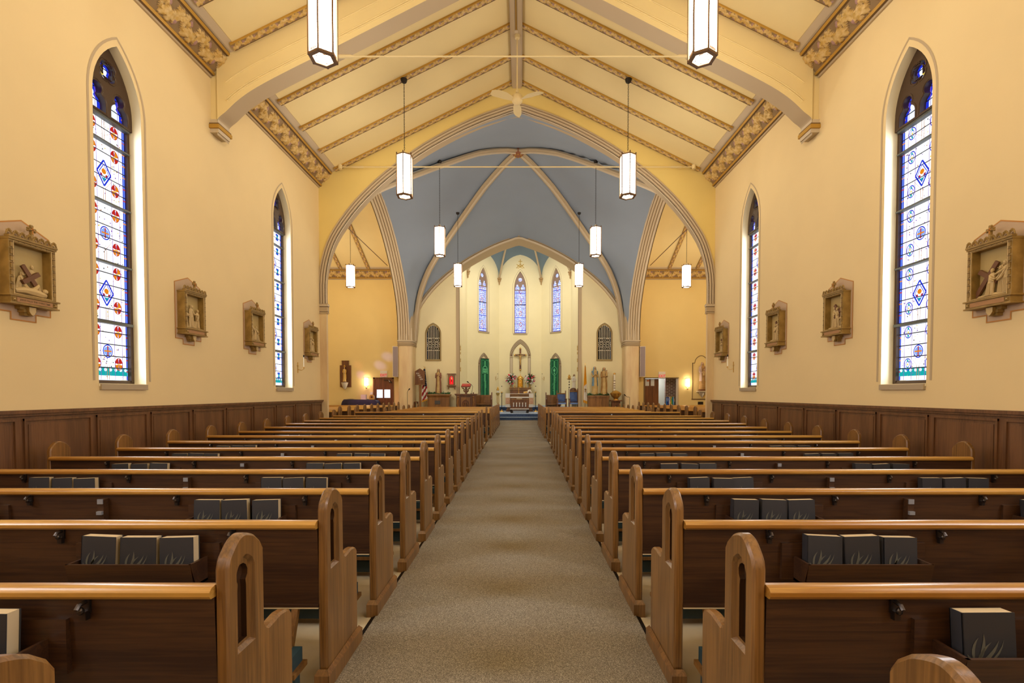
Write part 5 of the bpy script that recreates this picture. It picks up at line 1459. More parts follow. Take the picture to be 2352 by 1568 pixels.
# hymn board
t = thing('hymn_board', 'brown gabled hymn board on a post with four white numbers', 'sign', (-4.335, 21.25, PLZ-.14))
B0 = 1.42
m = M(); m.box(-.045,.045,-.01,.05,0,B0,FURN); m.box(-.09,.09,-.08,.10,0,.04,FURN); m.build('post', t)
m = M(); bd = [(-.21,B0),(.21,B0),(.21,B0+.58),(0,B0+.70),(-.21,B0+.58)]; m.slab([bd], lambda u,v,d: (u,-.04+d,v), 0, .03, FURND); m.tube([(u,-.04,v) for u,v in bd], .012, FURN, 5, False, True)
for k in range(7): m.box(-.19,.19,-.048,-.04,B0+.05+k*.078,B0+.057+k*.078,FURN)
m.box(-.23,.23,-.07,0,B0-.02,B0+.01,FURN); m.build('board', t)
m = M()
for k, (tx, dx) in enumerate((('814',-.09),('560',-.035),('342',.02),('634',.075))): add_text(m, tx, .082, lambda a,b,c: (a+dx,-.055-c,B0+.49-k*.085+b), WHITE)
m.build('numbers', t)
# flags
def flag(name, label, loc, H, cloth, z1, z0, w0, w1):
    t = thing(name, label, 'flag', loc)
    m = M(); m.tube([(0,0,0),(0,0,H)], .013, FURN if name != 'x' else IRON, 8); m.build('pole', t)
    m = M(); m.lathe([(.14,0),(.13,.03),(.03,.05),(.02,.09)], BRASS, 16); m.build('base', t)
    m = M(); m.lathe([(.014,H-.02),(.025,H),(.012,H+.02)], BRASS, 8)
    if cloth == 'stripe': m.tube([(0,0,H+.02),(-.01,0,H+.06),(-.05,0,H+.11)], [.01,.012,.004], BRASS, 6); m.tube([(-.01,0,H+.06),(.05,0,H+.05)], .008, BRASS, 5)
    else: m.box(-.006,.006,-.006,.006,H,H+.13,BRASS); m.box(-.03,.03,-.006,.006,H+.07,H+.085,BRASS)
    m.build('finial', t)
    m = M(); nu, nv = 14, 40; vs = []
    for j in range(nv+1):
        q = j/nv; z = z1+(z0-z1)*q; wd = w0+(w1-w0)*min(1, q*1.25)
        for i in range(nu+1):
            p = i/nu; x = -wd*.55+wd*p*(1.0)+.02*q; zz = z - (.10*(1-p) if cloth == 'stripe' else .08*p)*q
            vs.append((x, -.02-.028*math.sin(p*PI*5+q*1.5)-.02, zz))
    CC = {'n': mat('flag_navy', (30,34,66), .8), 'r': mat('flag_red', (160,30,38), .8), 'w': mat('flag_white', (232,226,218), .8), 'y': mat('flag_yellow', (240,180,30), .8), 'g': mat('flag_gold_fringe', (220,165,50), .7)}
    F = {k: [] for k in CC}
    for j in range(nv):
        for i in range(nu):
            q = (j+.5)/nv; p = (i+.5)/nu
            if cloth == 'stripe':
                if q > .94: c = 'g'
                elif q < .42+.10*(1-p)*0+ (.12 if p > .35 else .0): c = 'n'
                else: c = 'r' if int((q*9.5 + p*2.2)) % 2 else 'w'
                if c == 'n' and (i*7+j*5) % 11 == 0 and p > .5: c = 'w'
            else:
                c = 'g' if q > .93 or (q > .5 and i in (0, nu-1)) else ('y' if q < .50+.1*(.5-p) else 'w')
            F[c].append((j*(nu+1)+i, j*(nu+1)+i+1, (j+1)*(nu+1)+i+1, (j+1)*(nu+1)+i))
    first = True
    for c, fs in F.items():
        if first: m.add(vs, fs, CC[c], True); first = False
        else: m.addf(fs, CC[c])
    if cloth != 'stripe':
        zc = z1+(z0-z1)*.66
        m.lathe([(.0,zc-.09),(.03,zc-.06),(.012,zc-.02),(.03,zc+.02),(.035,zc+.05),(.012,zc+.08)], STATION, 8, (.0,-.075,0)); m.bar((-.04,-.085,zc-.08),(.05,-.085,zc+.05),.012,.01,GOLD)
    m.build('cloth', t)
flag('national_flag', 'furled flag with red and white stripes and a navy canton on a pole', (-4.18, 21.5, PLZ), 2.0, 'stripe', 1.98, .60, .08, .26)
flag('church_flag', 'furled yellow and white fringed flag on a pole right of the altar', (2.95, 21.55, PLZ), 2.12, 'yellow', 2.08, .50, .05, .20)
# small chair half hidden behind the pews by the left pier
t = thing('low_stool', 'small dark wooden stool by the hymn board', 'stool', (-4.545, 21.42, PLZ-.0))
m = M(); m.box(-.08,.08,-.08,.08,.50,.54,FURND); m.build('seat', t)
for a in (-1, 1):
    for b in (-1, 1): m = M(); m.bar((a*.06,b*.06,.50),(a*.08,b*.08,0),.035,.035,FURND); m.build('leg', t)

# choir stalls
for s in (-1, 1):
    t = thing('choir_stall', 'wooden bench with panelled back and curved ends %s of the altar' % blk(s), 'bench', (s*1.75 if s < 0 else 1.62, 22.95, PLZ))
    w = .42 if s < 0 else .30
    m = M(); m.box(-w, w, .30, .35, .0, .82, FURN)
    for c in (-w*.5, w*.5): m.slab([[(c-w*.42,.45),(c+w*.42,.45),(c+w*.42,.76),(c-w*.42,.76)],[(c-w*.32,.49),(c+w*.32,.49),(c+w*.32,.72),(c-w*.32,.72)]], lambda u,v,d: (u,.28+d,v), 0, .02, FURN)
    m.build('back_panel', t)
    m = M(); m.box(-w, w, .0, .32, .36, .40, FURN); m.build('seat', t)
    P = [(.0,0),(.36,0),(.36,.86),(.33,.92),(.28,.95),(.23,.92),(.20,.86),(.18,.66),(.12,.60),(.05,.64),(.0,.66),(-.04,.62),(-.02,.5)]
    for q in (-1, 1):
        m = M(); m.slab([P], lambda u,v,d: (q*w+q*d, u, v), 0, .05, FURND); m.build('curved_end', t)
# celebrant chairs
for i, (cx, w, top, arch, lab) in enumerate(((1.98, .44, .94, False, 'blue upholstered wooden armchair with a flat top, nearer the altar'), (2.54, .45, 1.04, True, 'blue upholstered wooden armchair with a carved round top'))):
    t = thing('sanctuary_chair', lab, 'chair', (cx, 22.45, PLZ)); h = w/2
    m = M(); m.box(-h+.035,h-.035,.18,.23,.50,top-.08,mat('blue_upholstery', (84,110,168), .7, rgb2=(70,94,150), nscale=9)); m.build('back_cushion', t)
    m = M()
    for s in (-1, 1): m.box(s*h,s*(h-.04),.17,.24,0,top,FURND); m.lathe([(.03,top),(.015,top+.03),(.03,top+.05),(.004,top+.10)], FURND, 8, (s*(h-.02),.205,0))
    m.box(-h,h,.18,.235,top-.085,top-.03,FURND); m.box(-h,h,.18,.235,.45,.51,FURND)
    for q in range(7): m.ball((-h+.06+q*(w-.12)/6,.17,top-.055), .018, GOLD, 6)
    if arch: m.slab([[(-h+.05,top-.03)]+[(-(h-.05)*math.cos(a*PI/8),top-.03+.15*math.sin(a*PI/8)) for a in range(1,8)]+[(h-.05,top-.03)]], lambda u,v,d: (u,.18+d,v), 0, .05, FURND); m.box(-.006,.006,.17,.18,top-.01,top+.08,GOLD); m.box(-.025,.025,.17,.18,top+.04,top+.05,GOLD)
    m.build('back_frame', t)
    m = M(); m.box(-h+.02,h-.02,-.24,.18,.40,.47,mat('blue_seat_light', (120,150,210), .7)); m.build('seat_cushion', t)
    for s in (-1, 1):
        m = M(); m.box(s*h,s*(h-.04),-.26,-.21,0,.62,FURND); m.build('leg', t)
        m = M(); m.box(s*(h+.015),s*(h-.05),-.28,.2,.62,.655,FURND); m.build('armrest', t)
    if i == 0: m = M(); m.box(-.1,.1,-.13,.05,.0,.03,IRON); m.box(-.09,.09,-.12,.04,.03,.035,PAGES); m.build('missal', label='dark book lying on the left blue chair', cat='book', loc=(cx, 22.42, PLZ+.472))

# banners on the angled apse walls and the apse niches
def wall_frame(P0, P1):
    P0 = Vector((*P0, 0)); P1 = Vector((*P1, 0)); L = (P1-P0).length; U = (P1-P0)/L; Nn = Vector((U.y, -U.x, 0)); return P0, U, Nn, L
GREEN = mat('banner_green', (12, 104, 74), .85, rgb2=(8, 84, 60), nscale=8); MINT = mat('banner_mint', (110, 205, 150), .8); MINT2 = mat('banner_mid_green', (64, 158, 104), .8)
for s, seg in ((-1, 1), (1, 3)):
    P0, U, Nn, L = wall_frame(pts[seg], pts[seg+1]); c = P0 + U*L/2; ang = math.atan2(U.y, U.x)
    # painted niche mouldings
    m = M(); m.T = Matrix.Translation(c) @ Matrix.Rotation(ang, 4, 'Z')
    for r0, w, mt in ((.40,.035,GROOVE),(.385,.10,MAUVE2),(.30,.012,GROOVE)):
        for q in (-1, 1): m.box(q*r0, q*(r0-w), -.012 if mt is MAUVE2 else -.02, 0, .8, 3.02, mt)
    for r0, e in ((.40,.03),(.36,.024),(.32,.018)):
        a = pointed(r0, r0*1.7, 8); m.tube([(u,-.02,3.05+v) for u,v in a], .012, GROOVE, 5)
        m.tube([(u*.95,-.012,3.05+v*.95) for u,v in a], .018, MAUVE2, 5)
    for q in (-1, 1): m.box(q*.40,q*.29,-.04,0,3.02,3.06,MAUVE); m.ball((q*.345,-.03,3.13), .028, FURND, 6)
    m.build('trim_18', kind='structure', label='painted niche moulding behind the %s green banner' % blk(s))
    t = thing('green_banner', ('green hanging banner with an open book marked with two Greek letters' if s < 0 else 'green hanging banner with a chalice in a ring'), 'banner', tuple(c - Nn*0 + Vector((0,0,1.35))), ang, 'green sanctuary banners')
    W, H = .30, 2.06
    m = M(); nu = 12; vs = []
    yo = lambda u, v: -.10-.006*math.sin(u*22+v*1.2)
    for j in range(13):
        for i in range(nu+1): u = -W+2*W*i/nu; v = H*j/12; vs.append((u, yo(u, v), v))
    m.add(vs, [(j*(nu+1)+i, j*(nu+1)+i+1, (j+1)*(nu+1)+i+1, (j+1)*(nu+1)+i) for j in range(12) for i in range(nu)], GREEN, True)
    m.build('cloth', t)
    m = M(); y = -.112
    def R(u0,u1,v0,v1,mt,yy=y): m.add([(u0,yy,v0),(u1,yy,v0),(u1,yy,v1),(u0,yy,v1)], [(0,1,2,3)], mt)
    def Pq(lp, mt, yy=y-.002): m.poly([lp], lambda u,v: (u,yy,v), mt)
    for q in (-1, 1): R(q*.255,q*.225,0,H-.08,MINT2); R(q*.225,q*.06,H-.11,H-.08,MINT2)
    R(-.055,.055,0,H-.12,MINT2); R(-.02,.02,0,H-.14,MINT)
    cz = 1.40
    if s < 0:
        n = 20; a = [( .20*math.cos(PI*i/n), cz+.02+.24*math.sin(PI*i/n)) for i in range(n+1)]
        Pq([(.20,cz-.18)]+a+[(-.20,cz-.18)], MINT); Pq([(.165,cz-.18)]+[(.165*math.cos(PI*i/n), cz+.02+.20*math.sin(PI*i/n)) for i in range(n+1)]+[(-.165,cz-.18)], GREEN, y-.004)
        for q in (-1, 1): Pq([(0,cz-.13),(q*.14,cz-.10),(q*.14,cz+.10),(q*.07,cz+.12),(0,cz+.09)][::q], MINT, y-.006)
        m.tube([(-.2,y-.006,cz-.17),(-.1,y-.008,cz-.15),(0,y-.008,cz-.20),(.1,y-.008,cz-.15),(.2,y-.006,cz-.17)], .008, MINT, 5)
        add_text(m, '\u0391', .15, lambda a,b,c: (a-.068,y-.009-c,cz+b), GREEN, .001); add_text(m, '\u03a9', .15, lambda a,b,c: (a+.068,y-.009-c,cz+b), GREEN, .001)
        for k in range(9):   # wheat ears
            z = .42+k*.045
            for q in (-1, 1): Pq([(.035+q*.005,z),(.035+q*.045,z+.03),(.035+q*.02,z+.06)], MINT)
            z += .36
            for q in (-1, 1): Pq([(-.05+q*.004,z),(-.05+q*.035,z+.03),(-.05+q*.015,z+.06)], MINT)
    else:
        n = 22; Pq([(.205*math.cos(2*PI*i/n), cz-.02+.25*math.sin(2*PI*i/n)) for i in range(n)], MINT); Pq([(.185*math.cos(2*PI*i/n), cz-.02+.225*math.sin(2*PI*i/n)) for i in range(n)], GREEN, y-.004)
        ch = [(-.06,cz-.20),(.06,cz-.20),(.02,cz-.13),(.015,cz-.07),(.06,cz-.03),(.085,cz+.06),(.03,cz+.06),(.03,cz+.13),(-.03,cz+.13),(-.03,cz+.06),(-.085,cz+.06),(-.06,cz-.03),(-.015,cz-.07),(-.02,cz-.13)]
        Pq(ch, MINT, y-.006); r = random.Random(4)
        for k in range(46): z = r.uniform(.25,1.08); u = (.07 if z > .75 else -.07)+r.uniform(-.05,.05); Pq([(u+.014*math.cos(a), z+.014*math.sin(a)) for a in (0,1.3,2.6,3.9,5.2)], MINT)
    m.build('applique', t)
    m = M(); m.tube([(-W-.02,-.10,H+.005),(W+.02,-.10,H+.005)], .012, FURND, 6); m.build('hanging_rod', t)
# centre niche moulding and crucifix
m = M(); m.T = Matrix.Translation((.054, 27.8, 0))
for q in (-1, 1):
    m.box(q*.58,q*.44,-.015,0,1.5,3.55,MAUVE2); m.box(q*.595,q*.58,-.02,0,1.5,3.55,GROOVE); m.box(q*.45,q*.435,-.02,0,1.5,3.55,GROOVE); m.box(q*.60,q*.43,-.05,0,3.55,3.60,MAUVE); m.ball((q*.515,-.03,3.68), .035, FURND, 6)
for r0 in (.59, .55, .50, .45): m.tube([(u,-.02,3.6+v) for u,v in pointed(r0, r0*1.65, 10)], .013, GROOVE, 5)
for r0 in (.57, .525, .475): m.tube([(u,-.012,3.6+v) for u,v in pointed(r0, r0*1.65, 10)], .022, MAUVE2, 5)
m.build('trim_19', kind='structure', label='painted niche moulding round the altar crucifix')
t = thing('crucifix', 'dark crucifix with brass tips and a pale figure over the tabernacle', 'crucifix', (.054, 27.72, 2.80))
m = M(); m.box(-.05,.05,-.02,.02,.05,1.22,FURND); m.box(-.30,.30,-.02,.02,.82,.92,FURND)
m.build('cross', t)
m = M()
for p in ((-.32,.87),(.32,.87),(0,1.25),(0,.03)): q = M(); q.ball((p[0],0,p[1]), .05, BRASS, 8, 1, .6, 1.1); q.build('brass_tip', t)
for a in range(8): m.tube([(.04*math.cos(a*PI/4+.39),-.02,.87+.04*math.sin(a*PI/4+.39)),(.13*math.cos(a*PI/4+.39),-.02,.87+.13*math.sin(a*PI/4+.39))], [.012,.003], BRASS, 4)
m.build('brass_rays', t)
CF = mat('corpus_gilt', (196, 158, 96), .5)
m = M(); m.tube([(0,-.05,.28),(.01,-.07,.45),(-.005,-.06,.58),(0,-.06,.68),(0,-.05,.80),(0,-.05,.86)], [.018,.035,.045,.04,.055,.02], CF, 8); m.ball((.01,-.07,.91), .035, CF, 8)
for s in (-1, 1): m.tube([(s*.04,-.05,.81),(s*.14,-.04,.85),(s*.24,-.03,.90)], [.022,.016,.010], CF, 6)
m.build('figure', t)
m = M()   # painted emblem over the centre window
em = mat('emblem_gold', (206, 170, 70), .6); P = lambda u, v: (.054+u, 27.785, v)
m.tube([P(0,8.66),P(0,9.12)], .018, em, 5); m.tube([P(-.11,9.0),P(.11,9.0)], .016, em, 5)
m.tube([P(-.22,8.62),P(0,8.86),P(.22,8.62)], .016, em, 5); m.tube([P(-.20,8.84),P(-.1,8.74),P(.0,8.70),(.1+.054,27.785,8.74),P(.2,8.84)], .016, em, 5); m.tube([P(-.14,8.6),P(.14,8.80)], .012, em, 5); m.tube([P(.14,8.6),P(-.14,8.80)], .012, em, 5)
m.build('wall_emblem', label='gold cross and anchor emblem painted over the centre apse window', cat='emblem')

# back altar, tabernacle, flowers
ZT = .79
t = thing('back_altar', 'wooden back altar carrying the tabernacle', 'altar', (.054, 27.35, ZT))
m = M(); m.box(-.58,.58,-.2,.4,0,.84,FURN); m.box(-.60,.60,-.22,.4,.88,.98,FURN); m.box(-.54,.54,-.21,.38,.66,.86,FURND); m.build('body', t)
m = M(); m.box(-.63,.63,-.25,.42,.98,1.02,FURN); m.build('top', t)
t = thing('tabernacle', 'round brass tabernacle with a domed top on the back altar', 'tabernacle', (.054, 27.3, ZT+1.02))
m = M(); m.lathe([(.19,0),(.19,.04),(.165,.05),(.165,.44),(.185,.45),(.185,.49)], BRASS, 20); m.build('body', t)
m = M(); m.lathe([(.18,.49),(.165,.56),(.12,.62),(.05,.66),(.02,.68)], BRASS, 20)
for k in range(8): m.ball((.17*math.cos(k*PI/4),.17*math.sin(k*PI/4),.50), .03, BRASS, 6)
m.build('dome', t)
m = M(); m.box(-.008,.008,-.008,.008,.67,.78,BRASS); m.box(-.03,.03,-.008,.008,.73,.745,BRASS); m.build('cross', t)
m = M(); m.box(-.10,.10,-.178,-.16,.06,.42,mat('brass_door', (196,140,40), .35, metal=.8)); m.tube([(0,-.185,.15),(0,-.185,.35)], .01, BRASS, 5); m.tube([(-.05,-.185,.28),(.05,-.185,.28)], .01, BRASS, 5); m.build('door', t)
FL = [mat('bloom_pink', (230,60,130), .6), mat('bloom_coral', (232,90,96), .6), mat('bloom_white', (240,232,230), .6), mat('bloom_magenta', (206,40,110), .6)]
for s in (-1, 1):
    t = thing('flower_vase', 'pink and white bouquet in a brass vase, %s of the tabernacle' % blk(s), 'flowers', (.054+s*.53, 27.28, ZT+1.02), group='altar bouquets')
    m = M(); m.lathe([(.06,0),(.05,.02),(.02,.05),(.045,.15),(.055,.24),(.07,.28)], BRASS, 12); m.build('vase', t)
    r = random.Random(31+s); m = M(); C = Vector((0,0,.47))
    for k in range(150):
        d = Vector((r.gauss(0,1), r.gauss(0,1), r.gauss(.15,1))).normalized(); l = r.uniform(.22,.44); b = C+d*.05; e = C+d*l; q = d.cross(Vector((.3,.2,1))).normalized()*l*.07
        m.add([b, b*.5+e*.5+q, e, b*.5+e*.5-q], [(0,1,2,3)], GARM)
    m.build('greenery', t)
    for k in range(34):
        d = Vector((r.gauss(0,1), -abs(r.gauss(0,.9)), r.gauss(.1,.9))).normalized(); q = r.uniform(.75,1); p = C+Vector((d.x*.31*q, d.y*.20, d.z*.28*q)); R0 = r.uniform(.038,.058); mt = FL[k % 4 if k % 3 else 2]
        m = M()
        for a in range(6): m.ball(p+Vector((math.cos(a*PI/3)*R0*.55, -.006, math.sin(a*PI/3)*R0*.55)), R0*.5, mt, 5)
        m.ball(p+Vector((0,-.02,0)), R0*.45, mt, 6); m.build('bloom', t)
    m = M()
    for k in range(5): a = s*.5+k*.35-.7; m.tube([(0,0,.3),(math.sin(a)*.25,-.02,.3+.32*math.cos(a*.6)),(math.sin(a)*.33,-.02,.42+.30*math.cos(a*.6))], [.006,.006,.002], mat('gladiolus_orange', (226,120,70), .6), 5)
    m.build('spray', t)
    # candlestick beside the tabernacle
    t = thing('altar_candlestick', 'brass candlestick between the tabernacle and the %s bouquet' % blk(s), 'candlestick', (.054+s*.31, 27.22, ZT+1.02))
    m = M(); m.lathe([(.06,0),(.05,.02),(.02,.05),(.03,.10),(.014,.14),(.02,.26),(.04,.29)], BRASS, 10); m.build('stick', t)
    m = M(); m.tube([(0,0,.29),(0,0,.62)], .014, WAX, 8); m.build('candle', t); m = M(); m.lathe([(.017,.62),(.02,.66),(.008,.68)], IRON, 8); m.build('follower', t)
# front altar
t = thing('altar', 'wooden altar table with white and floral cloth runners', 'altar', (.02, 24.0, PLZ))
m = M(); m.box(-.66,.66,-.30,.30,.82,.87,FURN); m.box(-.50,.50,-.24,.24,.74,.82,FURN); m.build('top', t)
m = M(); m.box(-.44,.44,-.02,.02,.05,.74,FURN); m.build('middle_panel', t)
for s in (-1, 1):
    m = M(); m.box(s*.62,s*.46,-.14,.14,.08,.76,FURN); m.box(s*.66,s*.42,-.2,.2,0,.08,FURND); m.box(s*.64,s*.44,-.18,.18,.08,.12,FURN); m.build('leg', t)
m = M(); m.box(-.70,.70,-.32,.32,.875,.895,WHITE); m.build('altar_cloth', label='white cloth spread over the altar table', cat='altar cloth', loc=(.02, 24.0, PLZ))
FLOR = mat('floral_cloth', (226,206,176), .8, rgb2=(196,120,90), nscale=40)
for s in (-1, 1):
    t = thing('cloth_runner', 'white and floral runner hanging over the %s end of the altar' % blk(s), 'altar cloth', (.02+s*.575, 23.67, PLZ))
    m = M(); m.box(-.11,.11,-.02,-.008,.68,.90,WHITE); m.box(-.11,.11,-.02,-.008,.22,.37,WHITE); m.box(-.11,.11,-.02,-.008,.37,.39,GOLD); m.box(-.11,.11,-.02,-.008,.66,.68,GOLD); m.box(-.105,.105,-.02,-.008,.39,.66,FLOR); m.build('runner', t)
# credence / communion table in front with small columns and a white cloth
t = thing('memorial_table', 'carved table with a row of small white pillars standing before the altar', 'table', (.03, 22.6, PLZ-.0))
m = M(); m.box(-.42,.42,-.12,.15,.20,.24,FURND); m.box(-.42,.42,-.10,.15,.24,.60,FURND); m.box(-.41,.41,-.12,.15,.60,.72,FURN); m.build('body', t)
for k in range(5): m = M(); c = -.28+k*.14; m.lathe([(.028,.28),(.022,.31),(.022,.42),(.034,.45),(.03,.47)], mat('white_pillar', (226,220,214), .5), 8, (c,-.115,0)); m.box(c-.035,c+.035,-.112,-.10,.27,.37,mat('pillar_blue', (40,60,110), .6)); m.build('small_pillar', t)
m = M(); m.box(-.14,.12,-.13,-.12,.63,.69,PAGES); m.build('inscribed_label', t)
m = M(); m.box(-.43,.43,-.16,.18,.722,.738,WHITE); m.box(-.43,.43,-.165,-.15,.69,.735,WHITE); m.box(-.43,.43,-.163,-.155,.68,.69,mat('navy_trim', (40,56,110), .7)); m.build('table_cloth', label='white cloth with navy edge on the small carved table', cat='table cloth', loc=(.03, 22.6, PLZ))
for s in (-1, 1): m = M(); m.box(s*.38,s*.32,-.1,.12,0,.20,FURND); m.build('leg', t)
t = thing('kneeling_bench', 'low black bench in front of the carved table', 'bench', (.03, 22.1, PLZ))
m = M(); m.box(-.43,.43,-.06,.10,.17,.20,WHITE); m.box(-.43,.43,-.05,.09,.15,.17,IRON); m.build('top', t)
for s in (-1, 1): m = M(); m.bar((s*.40,.02,.15),(s*.34,.02,0),.04,.12,IRON); m.build('leg', t)
# items on the altar
m = M(); m.tube([(0,0,0),(0,0,.02)], .04, BRASS, 10); m.box(-.008,.008,-.006,.006,.02,.26,BRASS); m.box(-.04,.04,-.006,.006,.16,.176,BRASS); m.build('standing_cross', label='small standing brass cross on the altar table', cat='cross', loc=(-.02, 23.95, PLZ+.897))
t = thing('book_stand', 'brass book stand with open white pages on the right of the altar', 'book stand', (.42, 23.95, PLZ+.897))
m = M(); m.add([(-.2,-.06,0),(.0,-.06,.03),(.0,.08,.10),(-.2,.08,.06),(-.2,-.06,.02),(0,-.06,.05),(0,.08,.12),(-.2,.08,.08)], [(0,3,2,1),(4,5,6,7),(0,1,5,4),(1,2,6,5),(2,3,7,6),(3,0,4,7)], BRASS); m.build('stand', t)
m = M(); m.tube([(0,-.05,.02),(.05,-.05,.13),(.12,-.04,.15),(.2,-.03,.05)], [.02,.05,.05,.02], WHITE, 8); m.build('pages', t)
# tall candle stands with greenery
for s in (-1, 1):
    t = thing('floor_candlestick', 'tall candle stand with green sprays, %s of the altar' % blk(s), 'candlestick', (-.85 if s < 0 else .81, 23.7, PLZ), group='tall altar candle stands')
    m = M(); m.lathe([(.14,0),(.12,.02),(.03,.06),(.02,.1)], BRASS, 16); m.build('base', t)
    m = M(); m.tube([(0,0,.1),(0,0,.96)], .016, IRON, 8); m.lathe([(.015,.9),(.04,.94),(.03,.98)], BRASS, 10); m.build('shaft', t)
    m = M(); m.tube([(0,0,.97),(0,0,1.22)], .016, WAX, 8); m.build('candle', t); m = M(); m.lathe([(.019,1.22),(.02,1.25),(.006,1.27)], IRON, 8); m.build('follower', t)
    m = M(); r = random.Random(9+s)
    for k in range(40):
        a = r.uniform(0, 2*PI); z = r.uniform(.70,.95); d = Vector((math.cos(a), math.sin(a), r.uniform(-.4,.6))); l = r.uniform(.06,.12); b = Vector((0,0,z)); e = b+d*l; q = d.cross(Vector((0,0,1))).normalized()*l*.16
        m.add([b, (b+e)/2+q, e, (b+e)/2-q], [(0,1,2,3)], mat('dark_spruce', (24,50,34), .7) if s < 0 else GARM)
    m.build('greenery', t)
# sanctuary lamp stand with angel, left
t = thing('lamp_statuette', 'gilt lamp with a dark cap on a tall bracket against the left apse wall', 'lamp', (-1.13, 25.6, ZT))
m = M(); m.lathe([(.08,0),(.06,.03),(.02,.08),(.02,.55),(.06,.62),(.10,.70),(.12,.72)], BRASS, 10); 
for a in range(4): m.tube([(.09*math.cos(a*PI/2),.09*math.sin(a*PI/2),.70),(.06*math.cos(a*PI/2),.06*math.sin(a*PI/2),.45),(.08*math.cos(a*PI/2),.08*math.sin(a*PI/2),.25),(0,0,.1)], .01, BRASS, 5)
m.build('stand', t)
m = M(); m.lathe([(.05,.72),(.065,.76),(.055,.80),(.05,.84)], WHITE, 10); m.build('globe', t); m = M(); m.lathe([(.05,.84),(.075,.88),(.06,.93),(.03,.98),(.035,1.02),(.01,1.05)], BRASS, 10); m.build('cap', t)
# candle brackets with a small cross
def bracket(label, loc, rz, mirror=1):
    t = thing('candle_bracket', label, 'candle bracket', loc, rz)
    m = M(); m.box(-.006,.006,-.012,0,-.14,.10,BRASS); m.box(-.035,.035,-.012,0,.015,.028,BRASS); m.tube([(0,-.01,-.06),(mirror*.02,-.08,-.08),(mirror*.05,-.12,-.05),(mirror*.05,-.12,-.02)], .005, BRASS, 5); m.lathe([(.03,-.03),(.012,-.02),(.012,0)], BRASS, 8, (mirror*.05,-.12,0)); m.build('cross_arm', t)
    m = M(); m.tube([(mirror*.05,-.12,0),(mirror*.05,-.12,.22)], .010, WAX, 6); m.build('candle', t); m = M(); m.lathe([(.013,.22),(.014,.26),(.005,.27)], IRON, 6, (mirror*.05,-.12,0)); m.build('follower', t)
bracket('brass candle bracket with a cross beside the farthest left plaque', (-4.95, 10.95, 2.10), PI/2, 1)
bracket('brass candle bracket with a cross beside the farthest right plaque', (4.95, 11.05, 2.12), -PI/2, -1)
P0, U, Nn, L = wall_frame(pts[1], pts[2]); q = P0+U*(L-.28); bracket('brass candle bracket on the left apse wall', (q.x, q.y, 2.35), math.atan2(U.y, U.x))
P0, U, Nn, L = wall_frame(pts[3], pts[4]); q = P0+U*.22; bracket('brass candle bracket on the right apse wall', (q.x, q.y, 2.35), math.atan2(U.y, U.x), -1)
# baptismal font, paschal candle, table, small statue stand
t = thing('font_table', 'dark square wooden stand under the brass font', 'stand', (4.28, 21.35, PLZ))
m = M(); m.box(-.25,.25,-.2,.2,.55,.60,FURND); m.build('top', t)
m = M(); m.slab([[(-.18,0),(-.10,0),(-.06,.30),(0,.38),(.06,.30),(.10,0),(.18,0),(.18,.55),(-.18,.55)]], lambda u,v,d: (u,-.1+d,v), 0, .2, FURND); m.build('pedestal', t)
t = thing('baptismal_font', 'wide polished brass bowl font with a pointed lid', 'font', (4.28, 21.35, PLZ+.60))
m = M(); m.lathe([(.13,0),(.12,.02),(.09,.05),(.10,.09),(.19,.17),(.245,.27),(.25,.30)], BRASS, 20); m.build('bowl', t)
m = M(); m.lathe([(.25,.30),(.20,.34),(.10,.40),(.03,.43)], BRASS, 20); m.build('lid', t)
t = thing('paschal_candle', 'tall white decorated candle standing behind the brass font', 'candle', (4.27, 21.62, PLZ))
m = M(); m.tube([(0,0,.98),(0,0,1.74)], .042, WAX, 12)
for z in (1.12, 1.22, 1.32, 1.44): m.tube([(0,0,z),(0,0,z+.03)], .045, mat('candle_band', (120,80,60), .6), 12)
m.build('candle', t)
m = M(); m.lathe([(.03,1.73),(.05,1.74),(.05,1.80),(.04,1.81)], BRASS, 10); m.build('follower', t)
m = M(); m.lathe([(.12,0),(.03,.05),(.025,.85),(.06,.92),(.10,1.0),(.04,1.02)], BRASS, 12); m.build('stand', t)
t = thing('pillar_statuette', 'brass lamp and dark-haired figure on a slim stand behind the right-hand blue chair', 'statue', (2.35, 22.62, PLZ))
m = M(); m.tube([(0,0,0),(0,0,1.55)], .022, WAX, 8); 
for z in (1.15,1.28,1.40): m.tube([(0,0,z),(0,0,z+.05)], .028, IRON, 8)
m.lathe([(.09,0),(.03,.04)], BRASS, 12); m.build('shaft', t)
m = M(); m.lathe([(.02,1.52),(.11,1.56),(.12,1.58),(.05,1.60),(.07,1.66),(.04,1.74),(.01,1.78)], BRASS, 12); m.build('lamp', t)
statue('robed_statue', 'slim pale statue with dark hair against the right jamb of the sanctuary', (2.60, 22.85, PLZ+.95), .86, WHITE, None, IRON, 'low')
m = M(); m.box(-.12,.12,-.12,.12,0,.95,PLA); m.box(-.14,.14,-.14,.14,.91,.945,SILL); m.build('statue_plinth', label='narrow cream plinth against the right sanctuary jamb', cat='plinth', loc=(2.60, 22.85, PLZ))

